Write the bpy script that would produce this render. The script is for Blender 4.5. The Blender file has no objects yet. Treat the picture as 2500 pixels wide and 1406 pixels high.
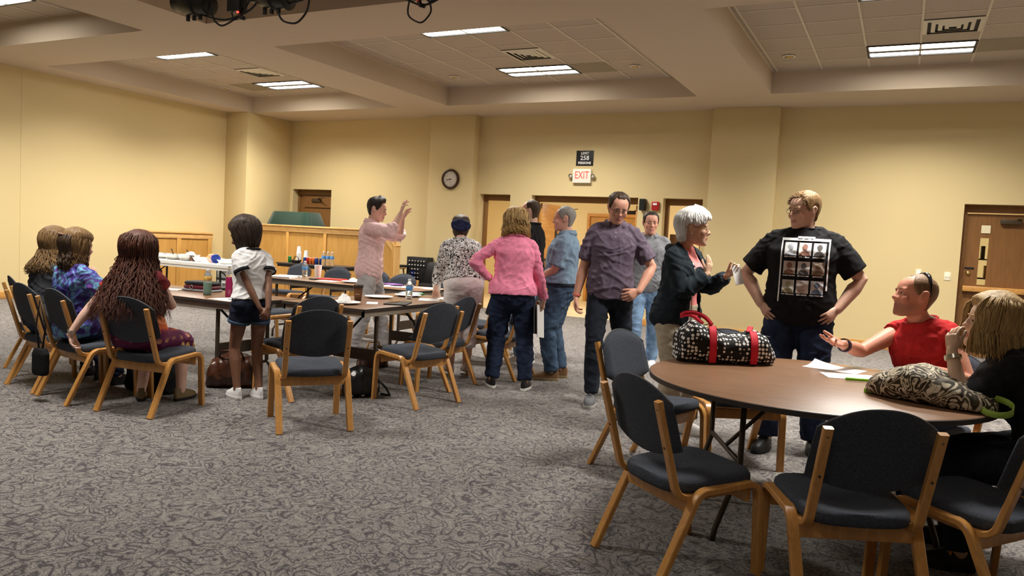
import bpy, bmesh, math, random
import numpy as np
from mathutils import Vector, Matrix, noise, Euler
from mathutils.bvhtree import BVHTree

# ---------------------------------------------------------------- camera, world, exposure
SC = bpy.context.scene
COL = SC.collection
PI = math.pi
R = math.radians
V = Vector

CAM_P, CAM_R, CAM_Y = R(3.598), R(3.0407), R(26.76)
fw = V((-math.sin(CAM_Y)*math.cos(CAM_P), math.cos(CAM_Y)*math.cos(CAM_P), -math.sin(CAM_P)))
rt = V((math.cos(CAM_Y), math.sin(CAM_Y), 0)); up = rt.cross(fw)
rt2 = rt*math.cos(CAM_R)+up*math.sin(CAM_R); up2 = up*math.cos(CAM_R)-rt*math.sin(CAM_R)
cd = bpy.data.cameras.new('camera'); cam = bpy.data.objects.new('camera', cd); COL.objects.link(cam)
cd.sensor_width = 36; cd.lens = 1876.7/2500*36; cd.clip_end = 100; cd.clip_start = .05
cam.matrix_world = Matrix(((rt2.x, up2.x, -fw.x, 0), (rt2.y, up2.y, -fw.y, 0), (rt2.z, up2.z, -fw.z, 1.38), (0, 0, 0, 1)))
SC.camera = cam
w = bpy.data.worlds.new('world'); SC.world = w; w.use_nodes = True
w.node_tree.nodes['Background'].inputs[0].default_value = (.02, .018, .015, 1)
w.node_tree.nodes['Background'].inputs[1].default_value = 1
SC.view_settings.view_transform = 'Standard'; SC.view_settings.look = 'None'
SC.view_settings.gamma = 1; SC.view_settings.exposure = 0.27
try:
    SC.view_settings.use_curve_mapping = False
except Exception:
    pass
SC.cycles.use_denoising = True
SC.cycles.max_bounces = 8; SC.cycles.diffuse_bounces = 5; SC.cycles.glossy_bounces = 3
SC.cycles.sample_clamp_indirect = 6
LAMP = 15.0             # radiance of the lit troffer lenses
LAMP_W = 104.0         # power of each troffer's area light
FILL_W = 16.0           # power of the weak fill troffers added unseen behind the camera
LAMP_HALL = 42.0        # radiance of the corridor lamps

# ---------------------------------------------------------------- materials
MATS = {}
def mat(name, col, rough=.6, metal=0, spec=.4, var=None, bump=None, coord='Object', stretch=(1, 1, 1), emit=None, trans=0, alpha=1, ior=1.45, col2=None, sheen=0, coat=0):
    """principled with optional noise colour variation var=(scale, amount) and bump=(scale, strength)"""
    if name in MATS: return MATS[name]
    m = bpy.data.materials.new(name); m.use_nodes = True; nt = m.node_tree; N = nt.nodes; L = nt.links
    b = N['Principled BSDF']
    b.inputs['Base Color'].default_value = (*col, 1); b.inputs['Roughness'].default_value = rough
    b.inputs['Metallic'].default_value = metal; b.inputs['Specular IOR Level'].default_value = spec
    b.inputs['IOR'].default_value = ior
    if trans: b.inputs['Transmission Weight'].default_value = trans
    if alpha < 1: b.inputs['Alpha'].default_value = alpha
    if sheen: b.inputs['Sheen Weight'].default_value = sheen
    if coat: b.inputs['Coat Weight'].default_value = coat
    if emit:
        b.inputs['Emission Color'].default_value = (*emit[0], 1); b.inputs['Emission Strength'].default_value = emit[1]
    if var or bump:
        tc = N.new('ShaderNodeTexCoord'); mp = N.new('ShaderNodeMapping'); mp.inputs['Scale'].default_value = stretch
        L.new(tc.outputs[coord], mp.inputs['Vector'])
    if var:
        n = N.new('ShaderNodeTexNoise'); n.inputs['Scale'].default_value = var[0]; n.inputs['Detail'].default_value = 5
        L.new(mp.outputs[0], n.inputs['Vector'])
        r = N.new('ShaderNodeValToRGB')
        a = var[1]
        c2 = col2 if col2 else tuple(min(1, c*(1+a)) for c in col)
        r.color_ramp.elements[0].position = .3; r.color_ramp.elements[1].position = .7
        r.color_ramp.elements[0].color = (*[c*(1-a) for c in col], 1) if not col2 else (*col, 1)
        r.color_ramp.elements[1].color = (*c2, 1)
        L.new(n.outputs['Fac'], r.inputs[0]); L.new(r.outputs[0], b.inputs['Base Color'])
    if bump:
        n = N.new('ShaderNodeTexNoise'); n.inputs['Scale'].default_value = bump[0]; n.inputs['Detail'].default_value = 4
        L.new(mp.outputs[0], n.inputs['Vector'])
        bp = N.new('ShaderNodeBump'); bp.inputs['Strength'].default_value = bump[1]; bp.inputs['Distance'].default_value = .01
        L.new(n.outputs['Fac'], bp.inputs['Height']); L.new(bp.outputs[0], b.inputs['Normal'])
    MATS[name] = m
    return m

def graph(name, fn, rough=.8, spec=.3, sheen=0):
    """material whose base colour is built by fn(N, L, coord_socket) -> colour socket"""
    m = bpy.data.materials.new(name); m.use_nodes = True; nt = m.node_tree
    b = nt.nodes['Principled BSDF']; b.inputs['Roughness'].default_value = rough; b.inputs['Specular IOR Level'].default_value = spec
    if sheen: b.inputs['Sheen Weight'].default_value = sheen
    tc = nt.nodes.new('ShaderNodeTexCoord')
    out = fn(nt.nodes, nt.links, tc.outputs['Object'])
    nt.links.new(out, b.inputs['Base Color'])
    MATS[name] = m
    return m
def n_math(N, L, op, a, b=None):
    n = N.new('ShaderNodeMath'); n.operation = op
    for i, x in enumerate((a, b)):
        if x is None: continue
        if isinstance(x, (int, float)): n.inputs[i].default_value = x
        else: L.new(x, n.inputs[i])
    return n.outputs[0]
def n_noise(N, L, vec, scale, detail=2, dist=0, rough=.5):
    n = N.new('ShaderNodeTexNoise'); n.inputs['Scale'].default_value = scale; n.inputs['Detail'].default_value = detail
    n.inputs['Distortion'].default_value = dist; n.inputs['Roughness'].default_value = rough
    L.new(vec, n.inputs['Vector']); return n.outputs['Fac']
def n_ramp(N, L, fac, stops, interp='LINEAR'):
    r = N.new('ShaderNodeValToRGB'); cr = r.color_ramp; cr.interpolation = interp
    while len(cr.elements) < len(stops): cr.elements.new(.5)
    for e, (p, c) in zip(cr.elements, stops): e.position = p; e.color = (*c, 1)
    L.new(fac, r.inputs[0]); return r.outputs[0]
def n_mix(N, L, fac, a, b, mode='MIX'):
    n = N.new('ShaderNodeMixRGB'); n.blend_type = mode
    for i, x in enumerate((fac, a, b)):
        if isinstance(x, (int, float)): n.inputs[i].default_value = x
        elif isinstance(x, tuple): n.inputs[i].default_value = (*x, 1)
        else: L.new(x, n.inputs[i])
    return n.outputs[0]
def n_map(N, L, vec, scale=(1, 1, 1), rot=(0, 0, 0)):
    n = N.new('ShaderNodeMapping'); n.inputs['Scale'].default_value = scale; n.inputs['Rotation'].default_value = rot
    L.new(vec, n.inputs['Vector']); return n.outputs[0]
def n_voro(N, L, vec, scale, feature='F1', rnd=1):
    n = N.new('ShaderNodeTexVoronoi'); n.feature = feature; n.inputs['Scale'].default_value = scale
    n.inputs['Randomness'].default_value = rnd
    L.new(vec, n.inputs['Vector']); return n
def n_sep(N, L, vec):
    n = N.new('ShaderNodeSeparateXYZ'); L.new(vec, n.inputs[0]); return n.outputs

def f_carpet(N, L, c):
    a = n_noise(N, L, c, 8.5, .6, .9)
    l1 = n_math(N, L, 'ABSOLUTE', n_math(N, L, 'SUBTRACT', n_math(N, L, 'FRACT', n_math(N, L, 'MULTIPLY', a, 5.5)), .5))
    b = n_noise(N, L, n_map(N, L, c, (1, 1, 1), (0, 0, 1)), 19, .5, 1.2)
    l2 = n_math(N, L, 'ABSOLUTE', n_math(N, L, 'SUBTRACT', n_math(N, L, 'FRACT', n_math(N, L, 'MULTIPLY', b, 3.2)), .5))
    line = n_math(N, L, 'MINIMUM', n_math(N, L, 'MULTIPLY', l1, 1.0), n_math(N, L, 'MULTIPLY', l2, 1.5))
    base = n_ramp(N, L, line, [(.07, (.055, .048, .055)), (.15, (.176, .164, .163)), (.4, (.212, .198, .188)), (.5, (.258, .244, .226))])
    sp = n_ramp(N, L, n_noise(N, L, c, 130, 2), [(.3, (.55, .55, .55)), (.7, (1.35, 1.33, 1.28))])
    base = n_mix(N, L, 1, base, sp, 'MULTIPLY')
    fl_ = n_ramp(N, L, n_noise(N, L, n_map(N, L, c, (1, 1.6, 1)), 48, 1, .8), [(.62, (0, 0, 0)), (.72, (.45, .45, .45))])
    return n_mix(N, L, fl_, base, (.38, .355, .31))
graph('carpet', f_carpet, .95, .1, .2)
mat('wall', (.665, .535, .285), .75, spec=.25, bump=(180, .05))
mat('ceiling_paint', (.57, .47, .355), .85, spec=.2, bump=(150, .04))
mat('tile', (.50, .42, .335), .9, spec=.1, var=(90, .22), bump=(160, .5))
mat('tbar', (.66, .58, .46), .5)
mat('grille', (.30, .25, .18), .8, var=(200, .2))
mat('vent', (.72, .66, .52), .5)
mat('dark_slot', (.03, .028, .025), .8)
def f_wood(c1, c2, sc=(14, 2, 14)):
    def f(N, L, c):
        v = n_map(N, L, c, sc)
        a = n_noise(N, L, v, 1.6, 4, 1.4)
        return n_ramp(N, L, a, [(.3, c1), (.7, c2)])
    return f
graph('oak', f_wood((.50, .235, .055), (.66, .345, .10)), .38, .45)
graph('chair_wood', f_wood((.47, .215, .055), (.60, .30, .085), (20, 20, 4)), .32, .5)
graph('panel_wood', f_wood((.45, .235, .055), (.55, .30, .08), (6, 6, 1.2)), .45, .4)
graph('rail_wood', f_wood((.60, .34, .11), (.76, .47, .19), (3, 12, 12)), .42, .4)
graph('door_wood', f_wood((.19, .085, .025), (.24, .11, .034), (8, 8, 1)), .45, .4)
mat('frame_brown', (.215, .105, .032), .5)
mat('closer', (.06, .04, .02), .5)
mat('brass', (.75, .55, .2), .3, 1)
mat('black', (.012, .012, .013), .5)
mat('black_metal', (.02, .019, .018), .4, .3)
mat('bronze_metal', (.10, .08, .06), .42, .55)
mat('white_plastic', (.86, .86, .84), .4)
mat('paper', (.88, .88, .88), .8)
mat('foam', (.90, .90, .89), .6)
mat('white_cloth', (.86, .85, .85), .85, bump=(40, .2))
mat('switch_cream', (.86, .80, .62), .45)
mat('lamp_lens', (.9, .9, .9), .5, emit=((1, .97, .90), LAMP))
mat('lamp_white', (.85, .82, .74), .4)
mat('hall_lens', (.9, .9, .9), .5, emit=((1, .93, .78), LAMP_HALL))
mat('fabric', (.050, .057, .074), .95, spec=.12, var=(260, .55), bump=(420, .5), sheen=.06)
mat('piping', (.075, .08, .09), .9)
def f_lam(N, L, c):
    a = n_noise(N, L, n_map(N, L, c, (3, 40, 20)), 1.5, 4, .6)
    return n_ramp(N, L, a, [(.3, (.195, .098, .050)), (.7, (.275, .148, .080))])
graph('laminate', f_lam, .34, .5)
mat('table_edge', (.045, .035, .03), .5)
mat('apron', (.30, .25, .19), .5)

# ---------------------------------------------------------------- mesh helpers
def frame(d, hint=V((0, 0, 1))):
    d = d.normalized()
    if abs(d.dot(hint)) > .98: hint = V((0, 1, 0)) if abs(d.y) < .9 else V((1, 0, 0))
    x = hint.cross(d).normalized(); return x, d.cross(x).normalized()   # x, y perpendicular to d

class MB:
    def __init__(s): s.v = []; s.f = []
    def add(s, verts, faces):
        o = len(s.v); s.v += [tuple(p) for p in verts]; s.f += [tuple(i+o for i in q) for q in faces]; return s
    def box(s, c, d, rot=None):
        x, y, z = d[0]/2, d[1]/2, d[2]/2; c = V(c)
        P = [V((a, b, e)) for a in (-x, x) for b in (-y, y) for e in (-z, z)]
        if rot is not None: P = [rot @ p for p in P]
        return s.add([p+c for p in P], [(0, 1, 3, 2), (4, 6, 7, 5), (0, 4, 5, 1), (2, 3, 7, 6), (0, 2, 6, 4), (1, 5, 7, 3)])
    def b2(s, x0, x1, y0, y1, z0, z1): return s.box(((x0+x1)/2, (y0+y1)/2, (z0+z1)/2), (x1-x0, y1-y0, z1-z0))
    def loft(s, rings, cap=True, closed=True):
        n = len(rings[0]); V0 = [p for r in rings for p in r]; F = []
        for i in range(len(rings)-1):
            for j in range(n if closed else n-1):
                k = (j+1) % n; F.append((i*n+j, i*n+k, (i+1)*n+k, (i+1)*n+j))
        if cap and closed:
            F.append(tuple(range(n-1, -1, -1))); F.append(tuple((len(rings)-1)*n+j for j in range(n)))
        return s.add(V0, F)
    def tube(s, pts, rad, seg=10, cap=True, flat=1.0, hint=V((0, 0, 1)), rnd=False):
        pts = [V(p) for p in pts]; n = len(pts)
        if not isinstance(rad, (list, tuple)): rad = [rad]*n
        if rnd:   # hemispherical ends
            d0 = (pts[0]-pts[1]).normalized(); d1 = (pts[-1]-pts[-2]).normalized(); r0, r1 = rad[0], rad[-1]
            pts = [pts[0]+d0*r0*.95, pts[0]+d0*r0*.65]+pts+[pts[-1]+d1*r1*.65, pts[-1]+d1*r1*.95]
            rad = [r0*.25, r0*.75]+list(rad)+[r1*.75, r1*.25]; n += 4
        rings = []; px = None
        for i in range(n):
            d = (pts[min(i+1, n-1)]-pts[max(i-1, 0)])
            if d.length < 1e-6: d = V((0, 0, 1))
            d.normalize()
            if px is None: x, y = frame(d, hint)
            else:
                x = px-d*px.dot(d)
                if x.length < 1e-4: x, y = frame(d, hint)
                x.normalize(); y = d.cross(x)
            px = x
            rings.append([pts[i]+(x*math.cos(t)+y*math.sin(t)*flat)*rad[i] for t in [2*PI*k/seg for k in range(seg)]])
        return s.loft(rings, cap)
    def bar(s, pts, w, h, hint=V((1, 0, 0)), r=.004):
        """sweep of a chamfered rectangle: w along hint, h across"""
        pts = [V(p) for p in pts]; n = len(pts); rings = []
        for i in range(n):
            a = (pts[i]-pts[i-1]).normalized() if i else (pts[1]-pts[0]).normalized()
            b = (pts[i+1]-pts[i]).normalized() if i < n-1 else a
            d = (a+b).normalized(); k = 1/max(.5, d.dot(a))
            x = (hint-d*hint.dot(d)).normalized(); y = d.cross(x)
            hw, hh = w/2, h/2*k
            q = [(-hw+r, -hh), (hw-r, -hh), (hw, -hh+r), (hw, hh-r), (hw-r, hh), (-hw+r, hh), (-hw, hh-r), (-hw, -hh+r)]
            rings.append([pts[i]+x*u+y*v for u, v in q])
        return s.loft(rings)
    def lathe(s, prof, c=(0, 0, 0), seg=24, cap=True, ax=None):
        c = V(c); rings = []
        for r, z in prof:
            P = [V((r*math.cos(2*PI*k/seg), r*math.sin(2*PI*k/seg), z)) for k in range(seg)]
            if ax is not None: P = [ax @ p for p in P]
            rings.append([c+p for p in P])
        return s.loft(rings, cap)
    def ell(s, c, r, rot=None, seg=16, rings=10):
        c = V(c); rr = []
        for i in range(rings+1):
            t = -PI/2+PI*(i+.0)/rings; t = max(-PI/2+.06, min(PI/2-.06, t))
            P = [V((r[0]*math.cos(t)*math.cos(2*PI*k/seg), r[1]*math.cos(t)*math.sin(2*PI*k/seg), r[2]*math.sin(t))) for k in range(seg)]
            if rot is not None: P = [rot @ p for p in P]
            rr.append([c+p for p in P])
        return s.loft(rr)
    def prism(s, poly, d):
        """poly: 3d points of one face, extruded by vector d"""
        d = V(d); P = [V(p) for p in poly]; n = len(P)
        F = [tuple(range(n-1, -1, -1)), tuple(range(n, 2*n))]+[(i, (i+1) % n, n+(i+1) % n, n+i) for i in range(n)]
        return s.add(P+[p+d for p in P], F)
    def xf(s, m): s.v = [tuple(m @ V(p)) for p in s.v]; return s
    def merge(s, o): return s.add(o.v, o.f)
    def mesh(s, name='mesh'):
        me = bpy.data.meshes.new(name); me.from_pydata(s.v, [], s.f); me.validate(clean_customdata=False)
        bm = bmesh.new(); bm.from_mesh(me); bmesh.ops.recalc_face_normals(bm, faces=bm.faces); bm.to_mesh(me); bm.free()
        return me
    def obj(s, name, m, parent=None, smooth=False, bevel=0, auto=None):
        me = s.mesh(name)
        if bevel:
            bm = bmesh.new(); bm.from_mesh(me)
            es = [e for e in bm.edges if len(e.link_faces) == 2 and e.calc_face_angle(0) > .6]
            bmesh.ops.bevel(bm, geom=es, offset=bevel, segments=2, profile=.5, affect='EDGES', clamp_overlap=True); bm.to_mesh(me); bm.free()
        return link(name, me, m, parent, smooth or bool(bevel), auto if auto else (40 if bevel else None))

def link(name, me, m, parent=None, smooth=False, auto=None):
    o = bpy.data.objects.new(name, me); COL.objects.link(o)
    if m is not None and not len(me.materials): me.materials.append(MATS[m] if isinstance(m, str) else m)
    if smooth:
        me.polygons.foreach_set('use_smooth', [True]*len(me.polygons))
        if auto: me.set_sharp_from_angle(angle=R(auto))
    if parent is not None: o.parent = parent
    return o
def tag(o, label, cat, group=None, kind=None):
    o['label'] = label; o['category'] = cat
    if group: o['group'] = group
    if kind: o['kind'] = kind
    return o
def thing(name, label, cat, loc=(0, 0, 0), rz=0, group=None):
    o = bpy.data.objects.new(name, None); COL.objects.link(o); o.location = loc; o.rotation_euler = (0, 0, rz)
    o.empty_display_size = .1
    return tag(o, label, cat, group)
def struct(o, label=None, cat=None):
    o['kind'] = 'structure'
    if label: o['label'] = label
    if cat: o['category'] = cat
    return o
def dup(root, loc, rz, label, group=None, skip=()):
    r = root.copy(); COL.objects.link(r); r.location = loc; r.rotation_euler = (0, 0, rz); r['label'] = label
    if group: r['group'] = group
    kids = [o for o in bpy.data.objects if o.parent == root]
    for ch in kids:
        if ch.name.split('.')[0] in skip: continue
        c = ch.copy(); COL.objects.link(c); c.parent = r
        for g in [o for o in bpy.data.objects if o.parent == ch]:
            d = g.copy(); COL.objects.link(d); d.parent = c
    return r
def remesh(mb, voxel, smooth=2, fac=.5):
    me = mb.mesh('tmp') if isinstance(mb, MB) else mb
    o = bpy.data.objects.new('tmp', me); COL.objects.link(o)
    q = o.modifiers.new('r', 'REMESH'); q.mode = 'VOXEL'; q.voxel_size = voxel; q.use_smooth_shade = True
    if smooth:
        q = o.modifiers.new('s', 'SMOOTH'); q.factor = fac; q.iterations = smooth
    dg = bpy.context.evaluated_depsgraph_get(); out = bpy.data.meshes.new_from_object(o.evaluated_get(dg))
    bpy.data.objects.remove(o); bpy.data.meshes.remove(me)
    return out
def arc(c, r, a0, a1, n, ax='yz'):
    c = V(c); o = []
    for i in range(n+1):
        a = R(a0+(a1-a0)*i/n); p = (math.cos(a)*r, math.sin(a)*r)
        o.append(c+(V((0, p[0], p[1])) if ax == 'yz' else V((p[0], 0, p[1])) if ax == 'xz' else V((p[0], p[1], 0))))
    return o
def smooth_pts(pts, k=5, it=5):
    pts = [V(p) for p in pts]; out = []
    for i in range(len(pts)-1):
        for q in range(k): out.append(pts[i].lerp(pts[i+1], q/k))
    out.append(pts[-1])
    for _ in range(it): out = [out[0]]+[(out[i-1]+out[i]*2+out[i+1])/4 for i in range(1, len(out)-1)]+[out[-1]]
    return out
def text_mesh(s, size, align='CENTER', bold=0, ext=0):
    cu = bpy.data.curves.new('txt', 'FONT'); cu.body = s; cu.size = size; cu.align_x = align; cu.align_y = 'CENTER'
    cu.offset = bold; cu.extrude = ext; cu.resolution_u = 3; cu.space_character = 1.05
    o = bpy.data.objects.new('txt', cu); COL.objects.link(o)
    dg = bpy.context.evaluated_depsgraph_get(); me = bpy.data.meshes.new_from_object(o.evaluated_get(dg))
    bpy.data.objects.remove(o); bpy.data.curves.remove(cu)
    return me
# ---------------------------------------------------------------- room
XL, XR, YF, YB = -12.82, 8.6, 13.05, -5.5       # left wall, right wall, far wall, back wall
ZS, ZT = 3.71, 4.03                             # soffit, ceiling tiles
WT = .30                                        # wall thickness at the door recesses

fl = struct(MB().b2(XL-.3, XR+.3, YB-.3, YF+WT, -.1, 0).obj('floor', 'carpet'), 'grey patterned carpet with dark curling lines', 'floor')
def wall_with_holes(name, x0, x1, y0, y1, holes, z1=ZS):
    mb = MB(); x = x0
    for a, b, h in holes:
        mb.b2(x, a, y0, y1, 0, z1); mb.b2(a, b, y0, y1, h, z1); x = b
    mb.b2(x, x1, y0, y1, 0, z1)
    return mb.obj(name, 'wall')
HOLES = [(-12.13, -11.05, 2.24), (-7.38, -6.72, 2.23), (-6.27, -4.20, 2.23), (-3.75, -3.07, 2.23), (.75, 2.75, 2.25)]
wf = struct(wall_with_holes('wall_far', XL-.3, XR+.3, YF, YF+WT, HOLES), 'cream yellow far wall with door recesses', 'wall')
wl = struct(MB().b2(XL-.3, XL, YB, YF, 0, ZS).obj('wall_left', 'wall'), 'cream yellow left wall', 'wall')
MB().b2(XL-.002, XL+.004, 7.55, 7.575, .1, ZS).obj('wall_joint', 'wall', wl)
struct(MB().b2(XR, XR+.3, YB, YF, 0, ZS).obj('wall_right', 'wall'), 'cream yellow right wall outside the view', 'wall')
struct(MB().b2(XL-.3, XR+.3, YB-.3, YB, 0, ZS).obj('wall_back', 'wall'), 'cream yellow back wall behind the camera', 'wall')
# columns
for i, (x0, x1, y0, y1, lb) in enumerate([(XL, -12.21, 11.75, YF, 'square corner column left of the wooden enclosure'), (-8.44, -7.44, 12.83, YF, 'shallow column carrying the round clock'), (-2.95, -1.90, 12.85, YF, 'shallow column right of the exit doors')]):
    struct(MB().b2(x0, x1, y0, y1, 0, ZS).obj('trim_%d' % (i+1), 'wall', None, bevel=.008), lb, 'column')
# baseboards
def base(name, x0, x1, y0, y1): return struct(MB().b2(x0, x1, y0, y1, 0, .115).obj(name, 'oak', None, bevel=.006), 'light oak baseboard', 'baseboard')
base('baseboard_left', XL, XL+.016, YB, 11.75)
bf = base('baseboard_far', -12.2, -8.44, YF-.016, YF)
for x0, x1, y in ((-8.45, -7.43, 12.83), (-7.44, -7.38, YF), (-6.72, -6.27, YF), (-4.2, -3.75, YF), (-3.07, -2.95, YF), (-2.966, -1.884, 12.85), (-1.9, .75, YF), (2.75, XR, YF)):
    MB().b2(x0, x1, y-.016, y, 0, .115).obj('baseboard_piece', 'oak', bf, bevel=.005)
MB().b2(-1.9, -1.884, 12.85, YF, 0, .115).obj('baseboard_piece', 'oak', bf)
MB().b2(-7.44, -7.424, 12.83, YF, 0, .115).obj('baseboard_piece', 'oak', bf)

# ---------------------------------------------------------------- coffered ceiling
CX = [(-12.2, -8.55), (-7.47, -2.98), (-1.90, 2.59), (3.67, 8.16)]
CY = [(7.58, 11.85), (2.23, 6.50), (-3.12, 1.15)]
mb = MB(); xs = [XL-.3]+[q for c in CX for q in c]+[XR+.3]
ys = [YB-.3]+[q for c in reversed(CY) for q in c]+[YF+.02]
for i in range(0, len(xs), 2): mb.b2(xs[i], xs[i+1], ys[0], ys[-1], ZS, ZT)
for c in CX:
    for j in range(0, len(ys), 2): mb.b2(c[0], c[1], ys[j], ys[j+1], ZS, ZT)
mb.b2(xs[0], xs[-1], ys[0], ys[-1], ZT+.03, ZT+.1)
ceil = struct(mb.obj('ceiling', 'ceiling_paint'), 'off-white coffered ceiling with crossing flat beams', 'ceiling')
T = .6096
tile_me = MB().b2(-T/2+.012, T/2-.012, -T/2+.012, T/2-.012, 0, .02).mesh('ceiling_tile'); tile_me.materials.append(MATS['tile'])
# fixtures per coffer: (col,row) of the 2x4 troffer, vents, grilles
def coffer(ci, ri, lit, tiles=True):
    x0, x1 = CX[ci]; y0, y1 = CY[ri]
    gx = {0: -9.83, 1: -4.665, 2: .61, 3: 6.18}[ci]      # x of one grid line (right end of the troffers)
    gy = y1-.545                                         # y of one grid line (far edge of the far troffer)
    lights = [(gx-1.2192, gx, gy-T, gy), (gx-1.2192, gx, gy-2.49-T, gy-2.49)]
    lab = {(0, 0): 'over the food table', (1, 0): 'over the far tables', (2, 0): 'over the right door', (0, 1): 'near the left wall at the top corner', (3, 0): 'right of the picture beyond the door', (2, 1): 'above the round table out of the picture', (0, 2): 'behind the camera at the left', (1, 2): 'added as unseen weak fill behind the camera in the middle', (2, 2): 'added as unseen weak fill behind the camera at the right'}.get((ci, ri), 'in the middle coffer above the stage lights')
    for k, (a, b, c, d) in enumerate(lights):
        if (not lit or (lit == 'far' and k)) and not tiles: continue
        t = thing('ceiling_light', '%s fluorescent ceiling light of two tubes %s' % (('far', 'near')[k], lab), 'ceiling light', ((a+b)/2, (c+d)/2, ZT), 0, 'fluorescent ceiling lights')
        hx, hy = T, T/2
        fr = MB()
        for q in ((-hx, hx, -hy, -hy+.03), (-hx, hx, hy-.03, hy), (-hx, -hx+.03, -hy+.03, hy-.03), (hx-.03, hx, -hy+.03, hy-.03)): fr.b2(*q, -.012, .03)
        fr.obj('frame', 'black_metal', t)
        MB().b2(-hx+.03, hx-.03, -.05, .05, -.012, .03).obj('centre_bar', mat('bar_grey', (.16, .15, .13), .6), t)
        for s in (-1, 1):
            y = s*.163; MB().b2(-hx+.035, hx-.035, y-.105, y+.105, .004, .02).obj('lens', 'lamp_lens' if (lit is True or (lit == 'far' and k == 0) or (lit == 'near' and k == 1)) else 'lamp_white', t)
        if lit in (True, 'dim_fill') or (lit == 'far' and k == 0) or (lit == 'near' and k == 1):
            la = bpy.data.lights.new('troffer_light', 'AREA'); la.shape = 'RECTANGLE'; la.size = 1.12; la.size_y = .52; la.energy = FILL_W if lit == 'dim_fill' else LAMP_W*(.8 if lit == 'near' else 1); la.color = (1, .955, .87); la.spread = R(132)
            lo = bpy.data.objects.new('troffer_light', la); COL.objects.link(lo); lo.parent = t; lo.location = (0, 0, -.016)
    if not tiles: return
    occ = []
    for (a, b, c, d) in lights: occ.append((a, b, c, d))
    vx = (gx-T, gx, gy-2*T-.02-T/2, gy-T-.02-T/2+.0)
    vx = (gx-T, gx, gy-1.31-T/2, gy-1.31+T/2)
    grid = MB(); nx0 = math.ceil((x0-gx)/T-.001); nx1 = math.floor((x1-gx)/T+.001); ny0 = math.ceil((y0-gy)/T-.001); ny1 = math.floor((y1-gy)/T+.001)
    X = [x0]+[gx+T*i for i in range(nx0, nx1+1) if x0+.03 < gx+T*i < x1-.03]+[x1]
    Y = [y0]+[gy+T*i for i in range(ny0, ny1+1) if y0+.03 < gy+T*i < y1-.03]+[y1]
    for x in X: grid.b2(x-.012, x+.012, y0, y1, ZT-.003, ZT+.03)
    for y in Y: grid.b2(x0, x1, y-.010, y+.010, ZT+.001, ZT+.03)
    grid.obj('ceiling_grid', 'tbar', ceil)
    gri = (gx, gx+T, gy-T, gy) if ci else (gx-1.2192-T, gx-1.2192, gy-T, gy)
    ycam_lo = {0: 8.0, 1: 4.0, 2: 0}[ri]
    for i in range(len(X)-1):
        for j in range(len(Y)-1):
            mx, my = (X[i]+X[i+1])/2, (Y[j]+Y[j+1])/2
            if any(a-.02 < mx < b+.02 and c-.02 < my < d+.02 for a, b, c, d in occ): continue
            if ri == 0 and gri[0] < mx < gri[1] and gri[2] < my < gri[3]: continue
            sx, sy = (X[i+1]-X[i]), (Y[j+1]-Y[j])
            o = bpy.data.objects.new('ceiling_tile', tile_me); COL.objects.link(o); o.parent = ceil; o.location = (mx, my, ZT+.006)
            o.scale = (sx/T, sy/T, 1)
    if ri == 0:
        g = MB().b2(gri[0]+.01, gri[1]-.01, gri[2]+.01, gri[3]-.01, -.004, .02)
        tag(g.obj('speaker_grille', 'grille'), 'flat dark square grille panel beside ceiling light %s' % lab, 'grille', 'dark ceiling panels').location = (0, 0, ZT)
        t = thing('air_vent', 'square louvred ceiling air vent %s' % lab, 'air vent', (vx[0]+T/2, (vx[2]+vx[3])/2, ZT), 0, 'ceiling air vents')
        MB().b2(-.29, .29, -.29, .29, -.004, .01).obj('backing', 'dark_slot', t)
        for k, h in enumerate((.295, .215, .145, .08)):
            m2 = MB(); wd = .042; z1 = -.008-.002*k
            for s in (-1, 1):
                m2.prism([(-h, s*h, z1), (h, s*h, z1), (h-wd, s*(h-wd), z1-.012), (-h+wd, s*(h-wd), z1-.012)], (0, 0, .004))
                m2.prism([(s*h, -h, z1), (s*h, h, z1), (s*(h-wd), h-wd, z1-.012), (s*(h-wd), -h+wd, z1-.012)], (0, 0, .006))
            m2.obj('louvre', 'vent', t)
    return
coffer(0, 0, True); coffer(1, 0, True); coffer(2, 0, True); coffer(3, 0, True, False)
coffer(0, 1, 'far'); coffer(1, 1, 'near'); coffer(2, 1, 'far', False); coffer(3, 1, False, False)
coffer(0, 2, False, False); coffer(1, 2, 'dim_fill', False); coffer(2, 2, 'dim_fill', False)  # lit troffers here are unseen, added for weak fill on camera-facing sides
# small recessed downlights
for x, y, lb in ((-6.86, 11.07, 'left of the far middle ceiling light'), (-3.73, 11.03, 'right of the dark ceiling panel over the exit'), (-1.56, 10.97, 'at the left of the right-hand ceiling coffer'), (-12.0, 10.95, 'in the left ceiling coffer beside the dark panel')):
    t = thing('downlight', 'small round recessed downlight '+lb, 'downlight', (x, y, ZT), 0, 'recessed downlights')
    MB().lathe([(.085, 0), (.085, -.012), (.06, -.014), (.06, .0)], seg=24).obj('ring', 'lamp_white', t, True)
    MB().lathe([(.058, -.016), (.03, -.02)], seg=20).obj('bulb', 'brass', t, True)

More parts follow.
